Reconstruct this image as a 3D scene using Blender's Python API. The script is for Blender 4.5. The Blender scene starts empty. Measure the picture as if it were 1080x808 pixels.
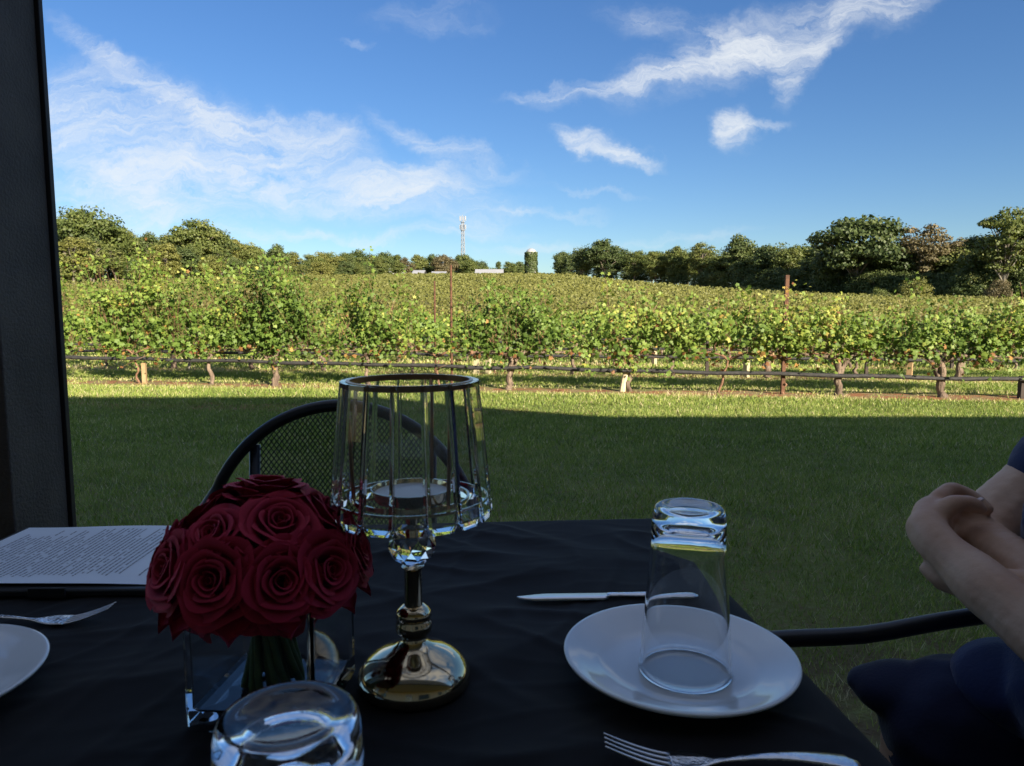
import bpy, bmesh, math, random
import numpy as np
from mathutils import Vector, Matrix, noise as mnoise
R = math.radians
rng = np.random.default_rng(7)
random.seed(7)
sc = bpy.context.scene
COL = sc.collection
PI = math.pi

# ------------------------------------------------------------------ helpers
def tag(o, label=None, cat=None, group=None, kind=None):
    if label: o['label'] = label
    if cat: o['category'] = cat
    if group: o['group'] = group
    if kind: o['kind'] = kind
    return o

def empty(name, loc=(0, 0, 0), rz=0, label=None, cat=None, group=None):
    o = bpy.data.objects.new(name, None); COL.objects.link(o)
    o.location = loc; o.rotation_euler = (0, 0, rz); o.empty_display_size = .1
    return tag(o, label, cat, group)

def link_mesh(name, me, mat, parent=None, smooth=True):
    o = bpy.data.objects.new(name, me); COL.objects.link(o)
    if mat: me.materials.append(mat)
    if smooth and len(me.polygons):
        me.polygons.foreach_set('use_smooth', np.ones(len(me.polygons), bool))
    if parent is not None: o.parent = parent
    return o

def np_mesh(name, V, F):
    """V (n,3), F (m,k) equal-size faces"""
    me = bpy.data.meshes.new(name)
    V = np.asarray(V, np.float32); F = np.asarray(F, np.int32)
    m, k = F.shape
    me.vertices.add(len(V)); me.vertices.foreach_set('co', V.ravel())
    me.loops.add(m * k); me.loops.foreach_set('vertex_index', F.ravel())
    me.polygons.add(m); me.polygons.foreach_set('loop_start', np.arange(0, m * k, k, dtype=np.int32))
    me.update(calc_edges=True)
    return me

def copy_tree(o, parent=None):
    c = o.copy(); COL.objects.link(c)
    if parent is not None: c.parent = parent
    for ch in o.children: copy_tree(ch, c)
    return c

class MB:
    def __init__(s): s.v = []; s.f = []
    def add(s, vs, fs):
        n = len(s.v); s.v += [tuple(v) for v in vs]; s.f += [tuple(i + n for i in f) for f in fs]
    def box(s, x0, x1, y0, y1, z0, z1, rot=None, at=(0, 0, 0)):
        vs = [(x, y, z) for z in (z0, z1) for y in (y0, y1) for x in (x0, x1)]
        if rot is not None: vs = [tuple(rot @ Vector(v) + Vector(at)) for v in vs]
        s.add(vs, [(0, 2, 3, 1), (4, 5, 7, 6), (0, 1, 5, 4), (2, 6, 7, 3), (0, 4, 6, 2), (1, 3, 7, 5)])
    def tube(s, pts, rad, n=8, cap=True, flat=1.0, closed=False):
        pts = [Vector(p) for p in pts]
        if not hasattr(rad, '__len__'): rad = [rad] * len(pts)
        k = len(pts); vs = []; up = None
        for i, p in enumerate(pts):
            if closed: d = pts[(i + 1) % k] - pts[i - 1]
            else: d = pts[min(i + 1, k - 1)] - pts[max(i - 1, 0)]
            d = d.normalized() if d.length > 1e-9 else Vector((0, 0, 1))
            if up is None:
                a = Vector((0, 0, 1)) if abs(d.z) < .9 else Vector((1, 0, 0))
                up = (a - d * a.dot(d)).normalized()
            else:
                up = (up - d * up.dot(d))
                up = up.normalized() if up.length > 1e-6 else d.orthogonal().normalized()
            b = d.cross(up)
            for j in range(n):
                t = 2 * PI * j / n
                vs.append(p + (b * math.cos(t) + up * math.sin(t) * flat) * rad[i])
        fs = []
        for i in range(k if closed else k - 1):
            i2 = (i + 1) % k
            for j in range(n):
                fs.append((i * n + j, i * n + (j + 1) % n, i2 * n + (j + 1) % n, i2 * n + j))
        if cap and not closed:
            fs.append(tuple(range(n))[::-1]); fs.append(tuple((k - 1) * n + j for j in range(n)))
        s.add(vs, fs)
    def lathe(s, prof, n=48, at=(0, 0, 0), close=False):
        vs = []; k = len(prof)
        for r, z in prof:
            for j in range(n):
                t = 2 * PI * j / n
                vs.append((at[0] + r * math.cos(t), at[1] + r * math.sin(t), at[2] + z))
        fs = []
        for i in range(k if close else k - 1):
            a = i * n; b = ((i + 1) % k) * n
            for j in range(n):
                fs.append((a + j, a + (j + 1) % n, b + (j + 1) % n, b + j))
        s.add(vs, fs)
        if not close:
            m = len(s.v) - k * n
            s.f.append(tuple(m + j for j in range(n))[::-1]); s.f.append(tuple(m + (k - 1) * n + j for j in range(n)))
    def build(s, name, mat, parent=None, smooth=True, bevel=0, auto=None):
        me = bpy.data.meshes.new(name); me.from_pydata(s.v, [], s.f)
        bm = bmesh.new(); bm.from_mesh(me)
        bmesh.ops.remove_doubles(bm, verts=bm.verts, dist=1e-5)
        bmesh.ops.recalc_face_normals(bm, faces=bm.faces)
        bm.to_mesh(me); bm.free()
        o = link_mesh(name, me, mat, parent, smooth)
        if bevel:
            md = o.modifiers.new('b', 'BEVEL'); md.width = bevel; md.segments = 3; md.limit_method = 'ANGLE'; md.angle_limit = R(35)
            md.harden_normals = False
        if auto is not None:
            me.set_sharp_from_angle(angle=R(auto))
        return o

def fbm(x, y, z=0, o=4):
    return mnoise.fractal(Vector((x, y, z)), 1.0, 2.0, o)

def smoothstep(t): t = np.clip(t, 0, 1); return t * t * (3 - 2 * t)

# ------------------------------------------------------------------ materials
def nmat(name):
    m = bpy.data.materials.new(name); m.use_nodes = True
    nt = m.node_tree; nt.nodes.clear()
    out = nt.nodes.new('ShaderNodeOutputMaterial')
    return m, nt, out

def N(nt, t, **k):
    n = nt.nodes.new(t)
    for a, b in k.items(): setattr(n, a, b)
    return n

def pbr(name, col, rough=.6, metal=0, spec=.5, bump=None, var=0, vscale=8, sheen=0, trans=0, ior=1.45, coat=0, col2=None, bscale=60, stretch=None):
    m, nt, out = nmat(name); L = nt.links.new
    b = N(nt, 'ShaderNodeBsdfPrincipled'); L(b.outputs[0], out.inputs[0])
    b.inputs['Base Color'].default_value = (*col, 1)
    b.inputs['Roughness'].default_value = rough; b.inputs['Metallic'].default_value = metal
    b.inputs['Specular IOR Level'].default_value = spec
    b.inputs['Transmission Weight'].default_value = trans; b.inputs['IOR'].default_value = ior
    b.inputs['Coat Weight'].default_value = coat
    if sheen:
        b.inputs['Sheen Weight'].default_value = sheen; b.inputs['Sheen Roughness'].default_value = .4
    tc = N(nt, 'ShaderNodeTexCoord'); mp = N(nt, 'ShaderNodeMapping'); L(tc.outputs['Object'], mp.inputs[0])
    if stretch: mp.inputs['Scale'].default_value = stretch
    if var or col2:
        nz = N(nt, 'ShaderNodeTexNoise'); nz.inputs['Scale'].default_value = vscale; nz.inputs['Detail'].default_value = 6
        L(mp.outputs[0], nz.inputs['Vector'])
        mr = N(nt, 'ShaderNodeMapRange'); mr.inputs[1].default_value = .35; mr.inputs[2].default_value = .65
        L(nz.outputs[0], mr.inputs[0])
        mx = N(nt, 'ShaderNodeMix', data_type='RGBA'); L(mr.outputs[0], mx.inputs[0])
        c2 = col2 or tuple(c * (1 - var) for c in col)
        mx.inputs[6].default_value = (*col, 1); mx.inputs[7].default_value = (*c2, 1)
        L(mx.outputs[2], b.inputs['Base Color'])
    if bump:
        nz = N(nt, 'ShaderNodeTexNoise'); nz.inputs['Scale'].default_value = bscale; nz.inputs['Detail'].default_value = 8
        L(mp.outputs[0], nz.inputs['Vector'])
        bp = N(nt, 'ShaderNodeBump'); bp.inputs['Strength'].default_value = bump[0]; bp.inputs['Distance'].default_value = bump[1]
        L(nz.outputs[0], bp.inputs['Height']); L(bp.outputs[0], b.inputs['Normal'])
    return m

def leafmat(name, stops, rough=.55, transl=.28, rnd=.0, hue=None):
    """colour ramp driven by the per-leaf 'tint' attribute plus a per-object shift"""
    m, nt, out = nmat(name); L = nt.links.new
    at = N(nt, 'ShaderNodeAttribute', attribute_name='tint')
    oi = N(nt, 'ShaderNodeObjectInfo')
    ad = N(nt, 'ShaderNodeMath', operation='MULTIPLY_ADD'); L(oi.outputs['Random'], ad.inputs[0]); ad.inputs[1].default_value = rnd
    L(at.outputs['Fac'], ad.inputs[2])
    cr = N(nt, 'ShaderNodeValToRGB'); L(ad.outputs[0], cr.inputs[0])
    e = cr.color_ramp.elements
    while len(e) < len(stops): e.new(.5)
    for i, (p, c) in enumerate(stops): e[i].position = p; e[i].color = (*c, 1)
    b = N(nt, 'ShaderNodeBsdfPrincipled'); b.inputs['Roughness'].default_value = rough; b.inputs['Specular IOR Level'].default_value = .35
    L(cr.outputs[0], b.inputs['Base Color'])
    tr = N(nt, 'ShaderNodeBsdfTranslucent')
    hs = N(nt, 'ShaderNodeHueSaturation'); hs.inputs['Saturation'].default_value = 1.15; hs.inputs['Value'].default_value = 1.3
    L(cr.outputs[0], hs.inputs['Color']); L(hs.outputs[0], tr.inputs[0])
    mx = N(nt, 'ShaderNodeMixShader'); mx.inputs[0].default_value = transl
    L(b.outputs[0], mx.inputs[1]); L(tr.outputs[0], mx.inputs[2]); L(mx.outputs[0], out.inputs[0])
    return m

VINE_STOPS = [(0, (.060, .105, .018)), (.35, (.115, .19, .034)), (.62, (.21, .29, .055)), (.82, (.38, .37, .08)), (.92, (.38, .22, .07)), (1, (.20, .09, .035))]
M = {}
M['vine_leaf'] = leafmat('vine_leaf', VINE_STOPS, rnd=.10)
M['field_leaf'] = leafmat('field_leaf', [(0, (.095, .110, .028)), (.5, (.165, .172, .045)), (.85, (.235, .225, .065)), (1, (.26, .19, .08))])
M['tree_leaf_olive'] = leafmat('tree_leaf_olive', [(0, (.052, .080, .022)), (.5, (.105, .135, .034)), (1, (.19, .20, .06)), (1.0, (.19, .20, .06))], rnd=.35, transl=.28)
M['tree_leaf_dark'] = leafmat('tree_leaf_dark', [(0, (.036, .060, .020)), (.5, (.072, .102, .030)), (1, (.13, .16, .055)), (1.0, (.13, .16, .055))], rnd=.4, transl=.24)
M['tree_leaf_brown'] = leafmat('tree_leaf_brown', [(0, (.075, .070, .035)), (.5, (.12, .105, .05)), (1, (.18, .145, .075)), (1.0, (.18, .145, .075))], rnd=.3, transl=.25)
M['tree_leaf_gold'] = leafmat('tree_leaf_gold', [(0, (.09, .105, .025)), (.5, (.165, .175, .045)), (1, (.25, .235, .07)), (1.0, (.25, .235, .07))], rnd=.2, transl=.3)
M['grass_blade'] = leafmat('grass_blade', [(0, (.085, .13, .03)), (.45, (.215, .30, .06)), (.78, (.38, .40, .13)), (1, (.60, .52, .33))], transl=.3)
M['bark'] = pbr('bark', (.23, .175, .13), .9, bump=(1.0, .03), col2=(.09, .065, .05), vscale=14, bscale=35, stretch=(1, 1, .25))
M['young_bark'] = pbr('young_bark', (.24, .13, .08), .85, bump=(.5, .01), col2=(.14, .08, .05), vscale=20)
M['tree_bark'] = pbr('tree_bark', (.19, .165, .13), .9, var=.5, vscale=2)
M['pale_bark'] = pbr('pale_bark', (.24, .22, .18), .9, var=.4, vscale=2)
M['rust'] = pbr('rust', (.13, .06, .032), .8, var=.5, vscale=20, bump=(.3, .003))
M['dark_stake'] = pbr('dark_stake', (.045, .035, .03), .8, var=.3)
M['pale_wood'] = pbr('pale_wood', (.62, .52, .36), .8, var=.25, vscale=10, bump=(.3, .004))
M['grow_tube'] = pbr('grow_tube', (.42, .38, .24), .6, var=.25, vscale=9)
M['tan_tube'] = pbr('tan_tube', (.38, .26, .14), .6, var=.25, vscale=9)
M['netting'] = pbr('netting', (.040, .040, .042), .75, bump=(.8, .02), var=.4, vscale=30, bscale=45, stretch=(.3, 1, 1))

# ground -------------------------------------------------------------
M_ROW, Y0, STEP = -.153, 12.67, 3.0
def ground_mat():
    m, nt, out = nmat('ground'); L = nt.links.new
    b = N(nt, 'ShaderNodeBsdfPrincipled'); b.inputs['Roughness'].default_value = .95; b.inputs['Specular IOR Level'].default_value = .1
    L(b.outputs[0], out.inputs[0])
    g = N(nt, 'ShaderNodeNewGeometry'); sp = N(nt, 'ShaderNodeSeparateXYZ'); L(g.outputs['Position'], sp.inputs[0])
    def noise(s, d=5):
        n = N(nt, 'ShaderNodeTexNoise'); n.inputs['Scale'].default_value = s; n.inputs['Detail'].default_value = d
        L(g.outputs['Position'], n.inputs['Vector']); return n.outputs[0]
    def mth(op, a, b_=None, c=None):
        n = N(nt, 'ShaderNodeMath', operation=op)
        for i, v in enumerate((a, b_, c)):
            if v is None: continue
            if isinstance(v, (int, float)): n.inputs[i].default_value = v
            else: L(v, n.inputs[i])
        return n.outputs[0]
    def rng_(v, a, b_, c=0, d=1):
        n = N(nt, 'ShaderNodeMapRange'); n.interpolation_type = 'SMOOTHSTEP'
        L(v, n.inputs[0]); n.inputs[1].default_value = a; n.inputs[2].default_value = b_; n.inputs[3].default_value = c; n.inputs[4].default_value = d
        return n.outputs[0]
    def mix(f, a, b_):
        n = N(nt, 'ShaderNodeMix', data_type='RGBA')
        L(f, n.inputs[0])
        for i, v in ((6, a), (7, b_)):
            if isinstance(v, tuple): n.inputs[i].default_value = (*v, 1)
            else: L(v, n.inputs[i])
        return n.outputs[2]
    grass = mix(rng_(noise(1.3), .35, .65), (.10, .13, .04), (.16, .18, .06))
    grass = mix(rng_(noise(22), .45, .75), grass, (.17, .14, .07))
    # strip of bare earth and straw under each vine row
    v = mth('SUBTRACT', mth('ADD', sp.outputs[1], mth('MULTIPLY', sp.outputs[0], -M_ROW)), Y0)
    fr = mth('SUBTRACT', mth('FRACT', mth('ADD', mth('DIVIDE', v, STEP), .5)), .5)
    d = mth('MULTIPLY', mth('ABSOLUTE', fr), STEP)
    d = mth('ADD', d, mth('MULTIPLY', mth('SUBTRACT', noise(1.6), .5), 1.5))
    strip = rng_(d, .15, .55, 1, 0)
    strip = mth('MULTIPLY', strip, rng_(sp.outputs[1], 9.0, 10.5))
    soil = mix(rng_(noise(3.0), .4, .6), (.27, .125, .065), (.24, .185, .10))
    c = mix(strip, grass, soil)
    # trodden earth near the tables
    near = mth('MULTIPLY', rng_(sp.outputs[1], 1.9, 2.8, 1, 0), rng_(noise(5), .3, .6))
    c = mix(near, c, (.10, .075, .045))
    L(c, b.inputs['Base Color'])
    bp = N(nt, 'ShaderNodeBump'); bp.inputs['Strength'].default_value = .6; bp.inputs['Distance'].default_value = .03
    L(noise(30, 8), bp.inputs['Height']); L(bp.outputs[0], b.inputs['Normal'])
    return m
M['ground'] = ground_mat()

EU = np.array([-1.5, -.5, -.2, .1, .25, .43, .75, 1.3]); EV = np.array([.046, .044, .041, .041, .031, .017, .010, .008])
DC = 220.
def gz(x, y):
    x = np.asarray(x, float); y = np.asarray(y, float)
    base = -.35 * smoothstep((y - 3) / 8)
    u = x / np.maximum(y, 30)
    e = np.interp(u, EU, EV)
    t = np.clip((y - 27) / (DC - 27), 0, 1)
    t = np.where(t < .06, t * t / .12, t - .03)
    t = np.minimum(t, .97) / .97
    return base + (1.45 + e * DC) * t
def gzs(x, y): return float(gz(x, y))

def ground():
    def axis(lo, hi, fine, f0, f1):
        a = list(np.arange(f0, f1 + 1e-6, fine)); s = fine; v = f1
        while v < hi: s = min(s * 1.12, 40); v += s; a.append(v)
        s = fine; v = f0
        while v > lo: s = min(s * 1.12, 40); v -= s; a.insert(0, v)
        return np.array(a)
    xs = axis(-1600, 1600, .6, -14, 14); ys = axis(-400, 1800, .5, -2, 30)
    X, Y = np.meshgrid(xs, ys)
    Z = gz(X, Y)
    V = np.stack([X, Y, Z], -1).reshape(-1, 3)
    nx, ny = len(xs), len(ys)
    i = (np.arange(ny - 1)[:, None] * nx + np.arange(nx - 1)[None]).ravel()
    F = np.stack([i, i + 1, i + nx + 1, i + nx], 1)
    o = link_mesh('ground', np_mesh('ground', V, F), M['ground'])
    tag(o, kind='structure')
ground()

def dirt_track():
    m = pbr('track', (.36, .29, .17), .95, var=.35, vscale=.4)
    P = [(.13, 219, 9), (.145, 200, 12), (.165, 180, 14), (.185, 160, 15), (.21, 140, 14), (.25, 122, 11), (.31, 108, 9), (.40, 96, 8)]
    V = []; F = []
    pts = []
    for i in range(len(P) - 1):
        for k in range(6):
            t = k / 6; pts.append([a + (b - a) * t for a, b in zip(P[i], P[i + 1])])
    pts.append(P[-1])
    for i, (u, y, w) in enumerate(pts):
        x = u * y
        for j in range(5):
            xx = x + (j / 4 - .5) * w * 2; V.append((xx, y, gzs(xx, y) + .06))
        if i:
            for j in range(4):
                a = (i - 1) * 5 + j; F.append((a, a + 1, a + 6, a + 5))
    o = link_mesh('dirt_track', np_mesh('dirt_track', V, F), m); tag(o, kind='structure')
    return pts
TRACK = dirt_track()
def in_track(x, y):
    ty = np.array([p[1] for p in TRACK][::-1]); tu = np.array([p[0] for p in TRACK][::-1]); tw = np.array([p[2] for p in TRACK][::-1])
    cx = np.interp(y, ty, tu * ty); w = np.interp(y, ty, tw)
    return (np.abs(x - cx) < w) & (y > 96)

# ------------------------------------------------------------------ leaf clouds
def leaf_cloud(name, C, S, Nm, T, kind, mat, parent=None):
    n = len(C)
    Nm = Nm / np.maximum(np.linalg.norm(Nm, axis=1, keepdims=True), 1e-6)
    r = rng.normal(size=(n, 3)); t = np.cross(Nm, r); t /= np.maximum(np.linalg.norm(t, axis=1, keepdims=True), 1e-6)
    b = np.cross(Nm, t)
    if kind == 'grape':
        ang = np.linspace(0, 2 * PI, 10, endpoint=False)
        rad = np.array([.58, .38, .55, .36, .5, .12, .5, .36, .55, .38])
        tv = [(0, 0, .0)] + [(math.cos(a + PI / 2) * q, math.sin(a + PI / 2) * q, -.16 * q / .5 * (1 if k % 2 == 0 else .2)) for k, (a, q) in enumerate(zip(ang, rad))]
        tf = [(0, 1 + k, 1 + (k + 1) % 10) for k in range(10)]
    elif kind == 'penta':
        tv = [(0, .55, -.06), (-.5, .12, -.1), (-.3, -.42, .02), (.3, -.42, .02), (.5, .12, -.1)]
        tf = [(0, 1, 4), (1, 2, 4), (2, 3, 4)]
    else:
        tv = [(-.5, -.35, -.08), (.35, -.5, .06), (.5, .4, -.08), (-.4, .5, .06)]
        tf = [(0, 1, 2), (0, 2, 3)]
    tv = np.array(tv); tf = np.array(tf); m = len(tv)
    V = C[:, None] + S[:, None, None] * (t[:, None] * tv[None, :, 0:1] + b[:, None] * tv[None, :, 1:2] + Nm[:, None] * tv[None, :, 2:3])
    F = (tf[None] + (np.arange(n) * m)[:, None, None]).reshape(-1, 3)
    me = np_mesh(name, V.reshape(-1, 3), F)
    at = me.attributes.new('tint', 'FLOAT', 'FACE')
    at.data.foreach_set('value', np.repeat(np.clip(T, 0, 1), len(tf)).astype(np.float32))
    return link_mesh(name, me, mat, parent, smooth=False)

# ------------------------------------------------------------------ grape vines
def vine_foliage(n_cane, per, half, top, thick, kind, size, low=.0, seed=0, tintbase=.35, hang=.25, gap=None):
    """leaves along shoots rising from the cordon; returns centres, sizes, normals, tints, cane paths"""
    g = np.random.default_rng(seed)
    C = []; T = []; canes = []; K = []
    for k in range(n_cane):
        x0 = g.uniform(-half, half); z0 = .70 + g.uniform(-.08, .12); peak = 1.08 - .42 * min(1, abs(x0 / half)) ** 1.8
        lean = g.normal(0, .22); ty = g.normal(0, thick * .8)
        h = (top - z0) * (g.uniform(.5, 1.0) if top < 2.2 else g.uniform(.62, 1.05))
        h *= peak
        if g.random() < hang: h = -g.uniform(.12, .36) ; lean *= 1.3
        elif g.random() < .10 and top < 2.2: h *= 1.25 + .15 * g.random()
        pts = []
        nseg = max(4, int(per * abs(h) / 1.0))
        wob = g.normal(0, .05, 2)
        for j in range(nseg):
            t = (j + g.uniform(0, .9)) / nseg
            bend = t * t
            px = x0 + lean * t + wob[0] * math.sin(5 * t); py = ty * math.sin(min(t * 1.8, 1.57)) * (1.2) + (.16 * np.sign(ty) * bend); pz = z0 + h * (t - .10 * bend if h > 0 else t)
            if j % 4 == 0: pts.append((px, py, pz))
            spread = .11 * (1.25 - .75 * t) + .02
            off = g.normal(0, spread * .85, 3); off[2] *= .8
            C.append((px + off[0], py + off[1], pz + off[2])); K.append(t)
            T.append(tintbase + .18 * t * (h > 0) - .12 + g.normal(0, .085) + (g.random() < .03) * g.uniform(.25, .5))
        canes.append(pts)
    C = np.array(C); T = np.array(T); K = np.array(K)
    nz = np.array([mnoise.noise(Vector((c[0] * 2.0 + seed * 3.7, c[1] * 2.0, c[2] * 2.2))) for c in C])
    keep = (nz > -.14) | (g.random(len(C)) < .15)
    T = T + nz * .38
    C, T, K = C[keep], T[keep], K[keep]
    # brown older leaves near the bottom of the canopy
    lowm = (C[:, 2] < .75) & (g.random(len(C)) < .16); T[lowm] = g.uniform(.86, 1, lowm.sum())
    n = len(C)
    S = size * g.uniform(.6, 1.2, n) * (1 - .35 * K)
    Nm = g.normal(0, .55, (n, 3)) + np.stack([np.zeros(n), np.sign(C[:, 1] + g.normal(0, .1, n)) * .75, np.full(n, .55)], 1)
    return C, S, Nm, T, canes

def trunk_path(g, lean=0, h=.64):
    return [(lean * (1 - t) + g.normal(0, .020) * (t > 0), g.normal(0, .018), -.04 + (h + .04) * t) for t in np.linspace(0, 1, 11)]

def build_vine(loc, rz, seed, n_cane=34, per=26, top=1.75, half=1.0, thick=.18, kind='grape', size=.13, trunk='old', lean=0., tintbase=.35, hang=.25, label=None, group=None, detail=True, lmat=None):
    g = np.random.default_rng(seed + 1000)
    root = empty('grapevine', loc, rz, label, 'grapevine', group)
    mb = MB()
    p = trunk_path(g, lean)
    if trunk == 'old':
        r = [.085, .066, .072, .060, .066, .075]
    elif trunk == 'mid': r = [.045, .036, .034, .032, .034, .04]
    else: r = [.026, .02, .018, .017, .016, .02]
    r = list(np.interp(np.linspace(0, 1, 11), np.linspace(0, 1, 6), r))
    r = [q * g.uniform(.78, 1.22) * (1.25 if k == 0 else 1) * (.85 if trunk == 'old' else 1) for k, q in enumerate(r)]
    ns = 10 if detail else 6
    mb.tube(p, r, ns)
    for s in (-1, 1):
        q = [Vector(p[-2]), Vector((p[-1][0] + s * .12, g.normal(0, .02), .64)), Vector((s * .3, g.normal(0, .03), .68 + g.normal(0, .02))), Vector((s * .6, g.normal(0, .03), .66 + g.normal(0, .02))), Vector((s * .95, 0, .68))]
        k = 1 if trunk == 'old' else .5
        mb.tube(q, [.05 * k, .042 * k, .03 * k, .024 * k, .015 * k], max(5, ns - 3))
    if trunk == 'old' and detail:
        sg = 1 if seed % 2 else -1
        mb.tube([p[4], (p[4][0] + sg * .07, .02, .42), (p[4][0] + sg * .13, .0, .56), (p[4][0] + sg * .30, .0, .70)], [.055, .046, .04, .022], 9)
        for k in range(7):
            q = p[int(g.integers(1, 9))]; a = g.uniform(0, 6.28)
            mb.tube([q, (q[0] + math.cos(a) * .055, q[1] + math.sin(a) * .055, q[2] + g.uniform(-.02, .05))], [.045, .018], 7)
    if trunk == 'old' and detail:
        for k in range(5):
            a = g.uniform(0, 6.28); c = Vector((p[-1][0] + g.normal(0, .05), 0, .60))
            mb.tube([c, c + Vector((math.cos(a) * .1, math.sin(a) * .05, g.uniform(-.03, .09))), c + Vector((math.cos(a) * .24, math.sin(a) * .1, g.uniform(-.1, .2)))], [.022, .013, .005], 5)
    mb.build('trunk', M['bark'] if trunk != 'young' else M['young_bark'], root)
    C, S, Nm, T, canes = vine_foliage(n_cane, per, half, top, thick, kind, size, seed=seed, tintbase=tintbase, hang=hang)
    if detail and n_cane > 20:
        cb = MB()
        for c in canes:
            if len(c) >= 3: cb.tube(c, list(np.linspace(.0045, .002, len(c))), 3, cap=False)
        cb.build('canes', M['young_bark'], root, smooth=False)
    leaf_cloud('foliage', C, S, Nm, T, kind, lmat or M['vine_leaf'], root)
    return root

ROWROT = math.atan(M_ROW)
def row_pt(k, u):
    """ground point on row k in the direction x/y = u"""
    y = (Y0 + STEP * k) / (1 - M_ROW * u); x = u * y
    return x, y
def on_row(k, x): return Y0 + STEP * k + M_ROW * x

# front row: (image direction u, trunk kind, top height, canes, lean, tint, label)
front = [
 (-.665, 'mid', 2.4, 42, .0, .42, 'leafy grapevine in the front row next to the dark porch post'),
 (-.533, 'young', 2.6, 46, .10, .42, 'tall front row grapevine on a thin reddish trunk with a pale grow tube'),
 (-.425, 'mid', 2.3, 40, .0, .40, 'front row grapevine between the thin reddish trunk and the thick pale trunk'),
 (-.333, 'old', 2.45, 48, -.03, .33, 'front row grapevine with the thickest, light grey trunk, left of the chair back'),
 (-.205, 'mid', 2.1, 44, .02, .34, 'bushy front row grapevine whose trunk stands behind the crystal lamp shade'),
 (-.105, 'young', 1.2, 14, .02, .42, 'low sparse front row grapevine beside the tall rusty stake'),
 (.0, 'old', 2.1, 50, -.05, .34, 'front row grapevine with a dark gnarled trunk just right of the lamp'),
 (.165, 'mid', 1.9, 48, .0, .44, 'bright green front row grapevine drooping low beside the leaning pale stake'),
 (.305, 'young', 1.75, 40, -.14, .38, 'front row grapevine on a thin bent trunk growing from red soil'),
 (.385, 'young', 1.6, 26, .0, .62, 'yellowing thin front row grapevine by the rust brown post'),
 (.46, 'old', 1.65, 38, .06, .50, 'front row grapevine with a forked brown trunk, right of the rust brown post'),
 (.605, 'old', 1.72, 50, .03, .42, 'front row grapevine with a dark twisted trunk, second from the right edge'),
 (.735, 'mid', 1.8, 44, .0, .42, 'rightmost front row grapevine, beside the short dark end post'),
]
for i, (u, tk, top, nc, ln, tb, lab) in enumerate(front):
    x, y = row_pt(0, u)
    build_vine((x, y, gzs(x, y)), ROWROT, 11 + i, int(nc * (1.6 if top < 2.2 else 2.0)), 40, top * 1.04, .84, .24, 'grape', .100, tk, ln, tb - (.12 if tk == 'old' else .02), hang=.5 if 'drooping' in lab else .2, label=lab, group='front row grapevines')

protos = {}
ORD = ['second', 'third', 'fourth', 'fifth', 'sixth', 'seventh', 'eighth', 'ninth', 'tenth', 'eleventh', 'twelfth']
n_ind = len(front)
for k in range(1, 11):
    tier = 0 if k <= 2 else 1 if k <= 5 else 2
    x0, _ = row_pt(k, -.78); x1, _ = row_pt(k, .92)
    xs = np.arange(x0 + rng.uniform(0, 1), x1, 1.9)
    for j, x in enumerate(xs):
        if n_ind >= 300: break
        x = x + rng.uniform(-.15, .15); y = on_row(k, x)
        key = (tier, rng.integers(0, 5))
        z = gzs(x, y)
        lab = 'leafy grapevine in the %s vine row back from the lawn' % ORD[k - 1]
        grp = 'grapevines of the %s row' % ORD[k - 1]
        if key not in protos:
            s = 200 + tier * 10 + int(key[1])
            r = [dict(n_cane=54, per=28, kind='penta', size=.115), dict(n_cane=42, per=20, kind='penta', size=.135), dict(n_cane=32, per=17, kind='quad', size=.15, lmat=M['field_leaf'])][tier]
            o = build_vine((x, y, z), ROWROT, s, top=1.26 + .10 * (int(key[1]) % 3), half=.95, thick=.2, trunk=['old', 'mid', 'old', 'young', 'mid'][int(key[1])], tintbase=.36 + .05 * (int(key[1]) % 3), label=lab, group=grp, detail=False, **r)
            protos[key] = o
        else:
            o = copy_tree(protos[key]); o['label'] = lab; o['group'] = grp
            o.location = (x, y, z)
        sgn = 1 if rng.random() < .5 else -1
        o.rotation_euler = (0, 0, ROWROT + (0 if sgn > 0 else PI))
        s = rng.uniform(.9, 1.08)
        o.scale = (1, 1, s)
        n_ind += 1

# the rest of the vineyard, rows on the rising slope: uncountable
TREE_R = lambda u: np.interp(u, [.04, .10, .2, .35, .48, .6, .8], [222, 216, 180, 138, 112, 98, 86])
TREE_L = lambda u: np.interp(u, [-.9, -.7, -.5, -.3, -.2, -.1], [70, 78, 95, 150, 215, 222])
def far_rows():
    C = []; S = []
    for k in range(11, 72):
        yy = Y0 + STEP * k
        dens = 3600 / yy
        L = 1.75 * yy
        n = int(L * dens)
        x = rng.uniform(-.95 * yy, .8 * yy, n); y = yy + M_ROW * x * .35 + rng.normal(0, .22, n)
        u = x / y
        dy = (M_ROW * x * .35)
        ok = (y < TREE_R(u) - 4) & (y < TREE_L(u) - 3) & ~in_track(x, y) & (y < 221)
        x, y = x[ok], y[ok]
        z = gz(x, y) + rng.uniform(.45, 1.6, len(x)) + .18 * np.sin(x * 1.9 + k)
        C.append(np.stack([x, y, z], 1)); S.append(rng.uniform(.7, 1.3, len(x)) * np.clip(.0022 * yy, .12, .42))
    C = np.concatenate(C); S = np.concatenate(S); n = len(C)
    Nm = rng.normal(0, .6, (n, 3)) + np.array([0, -.5, .7])
    patch = np.sin(C[:, 0] * .07) * .1 + np.sin(C[:, 1] * .11 + C[:, 0] * .03) * .08
    T = .42 + patch * .7 + rng.normal(0, .07, n)
    o = leaf_cloud('vineyard_rows', C, S, Nm, T, 'quad', M['field_leaf'])
    tag(o, 'distant grapevine rows covering the rising field', 'vineyard', kind='stuff')
far_rows()

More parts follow.
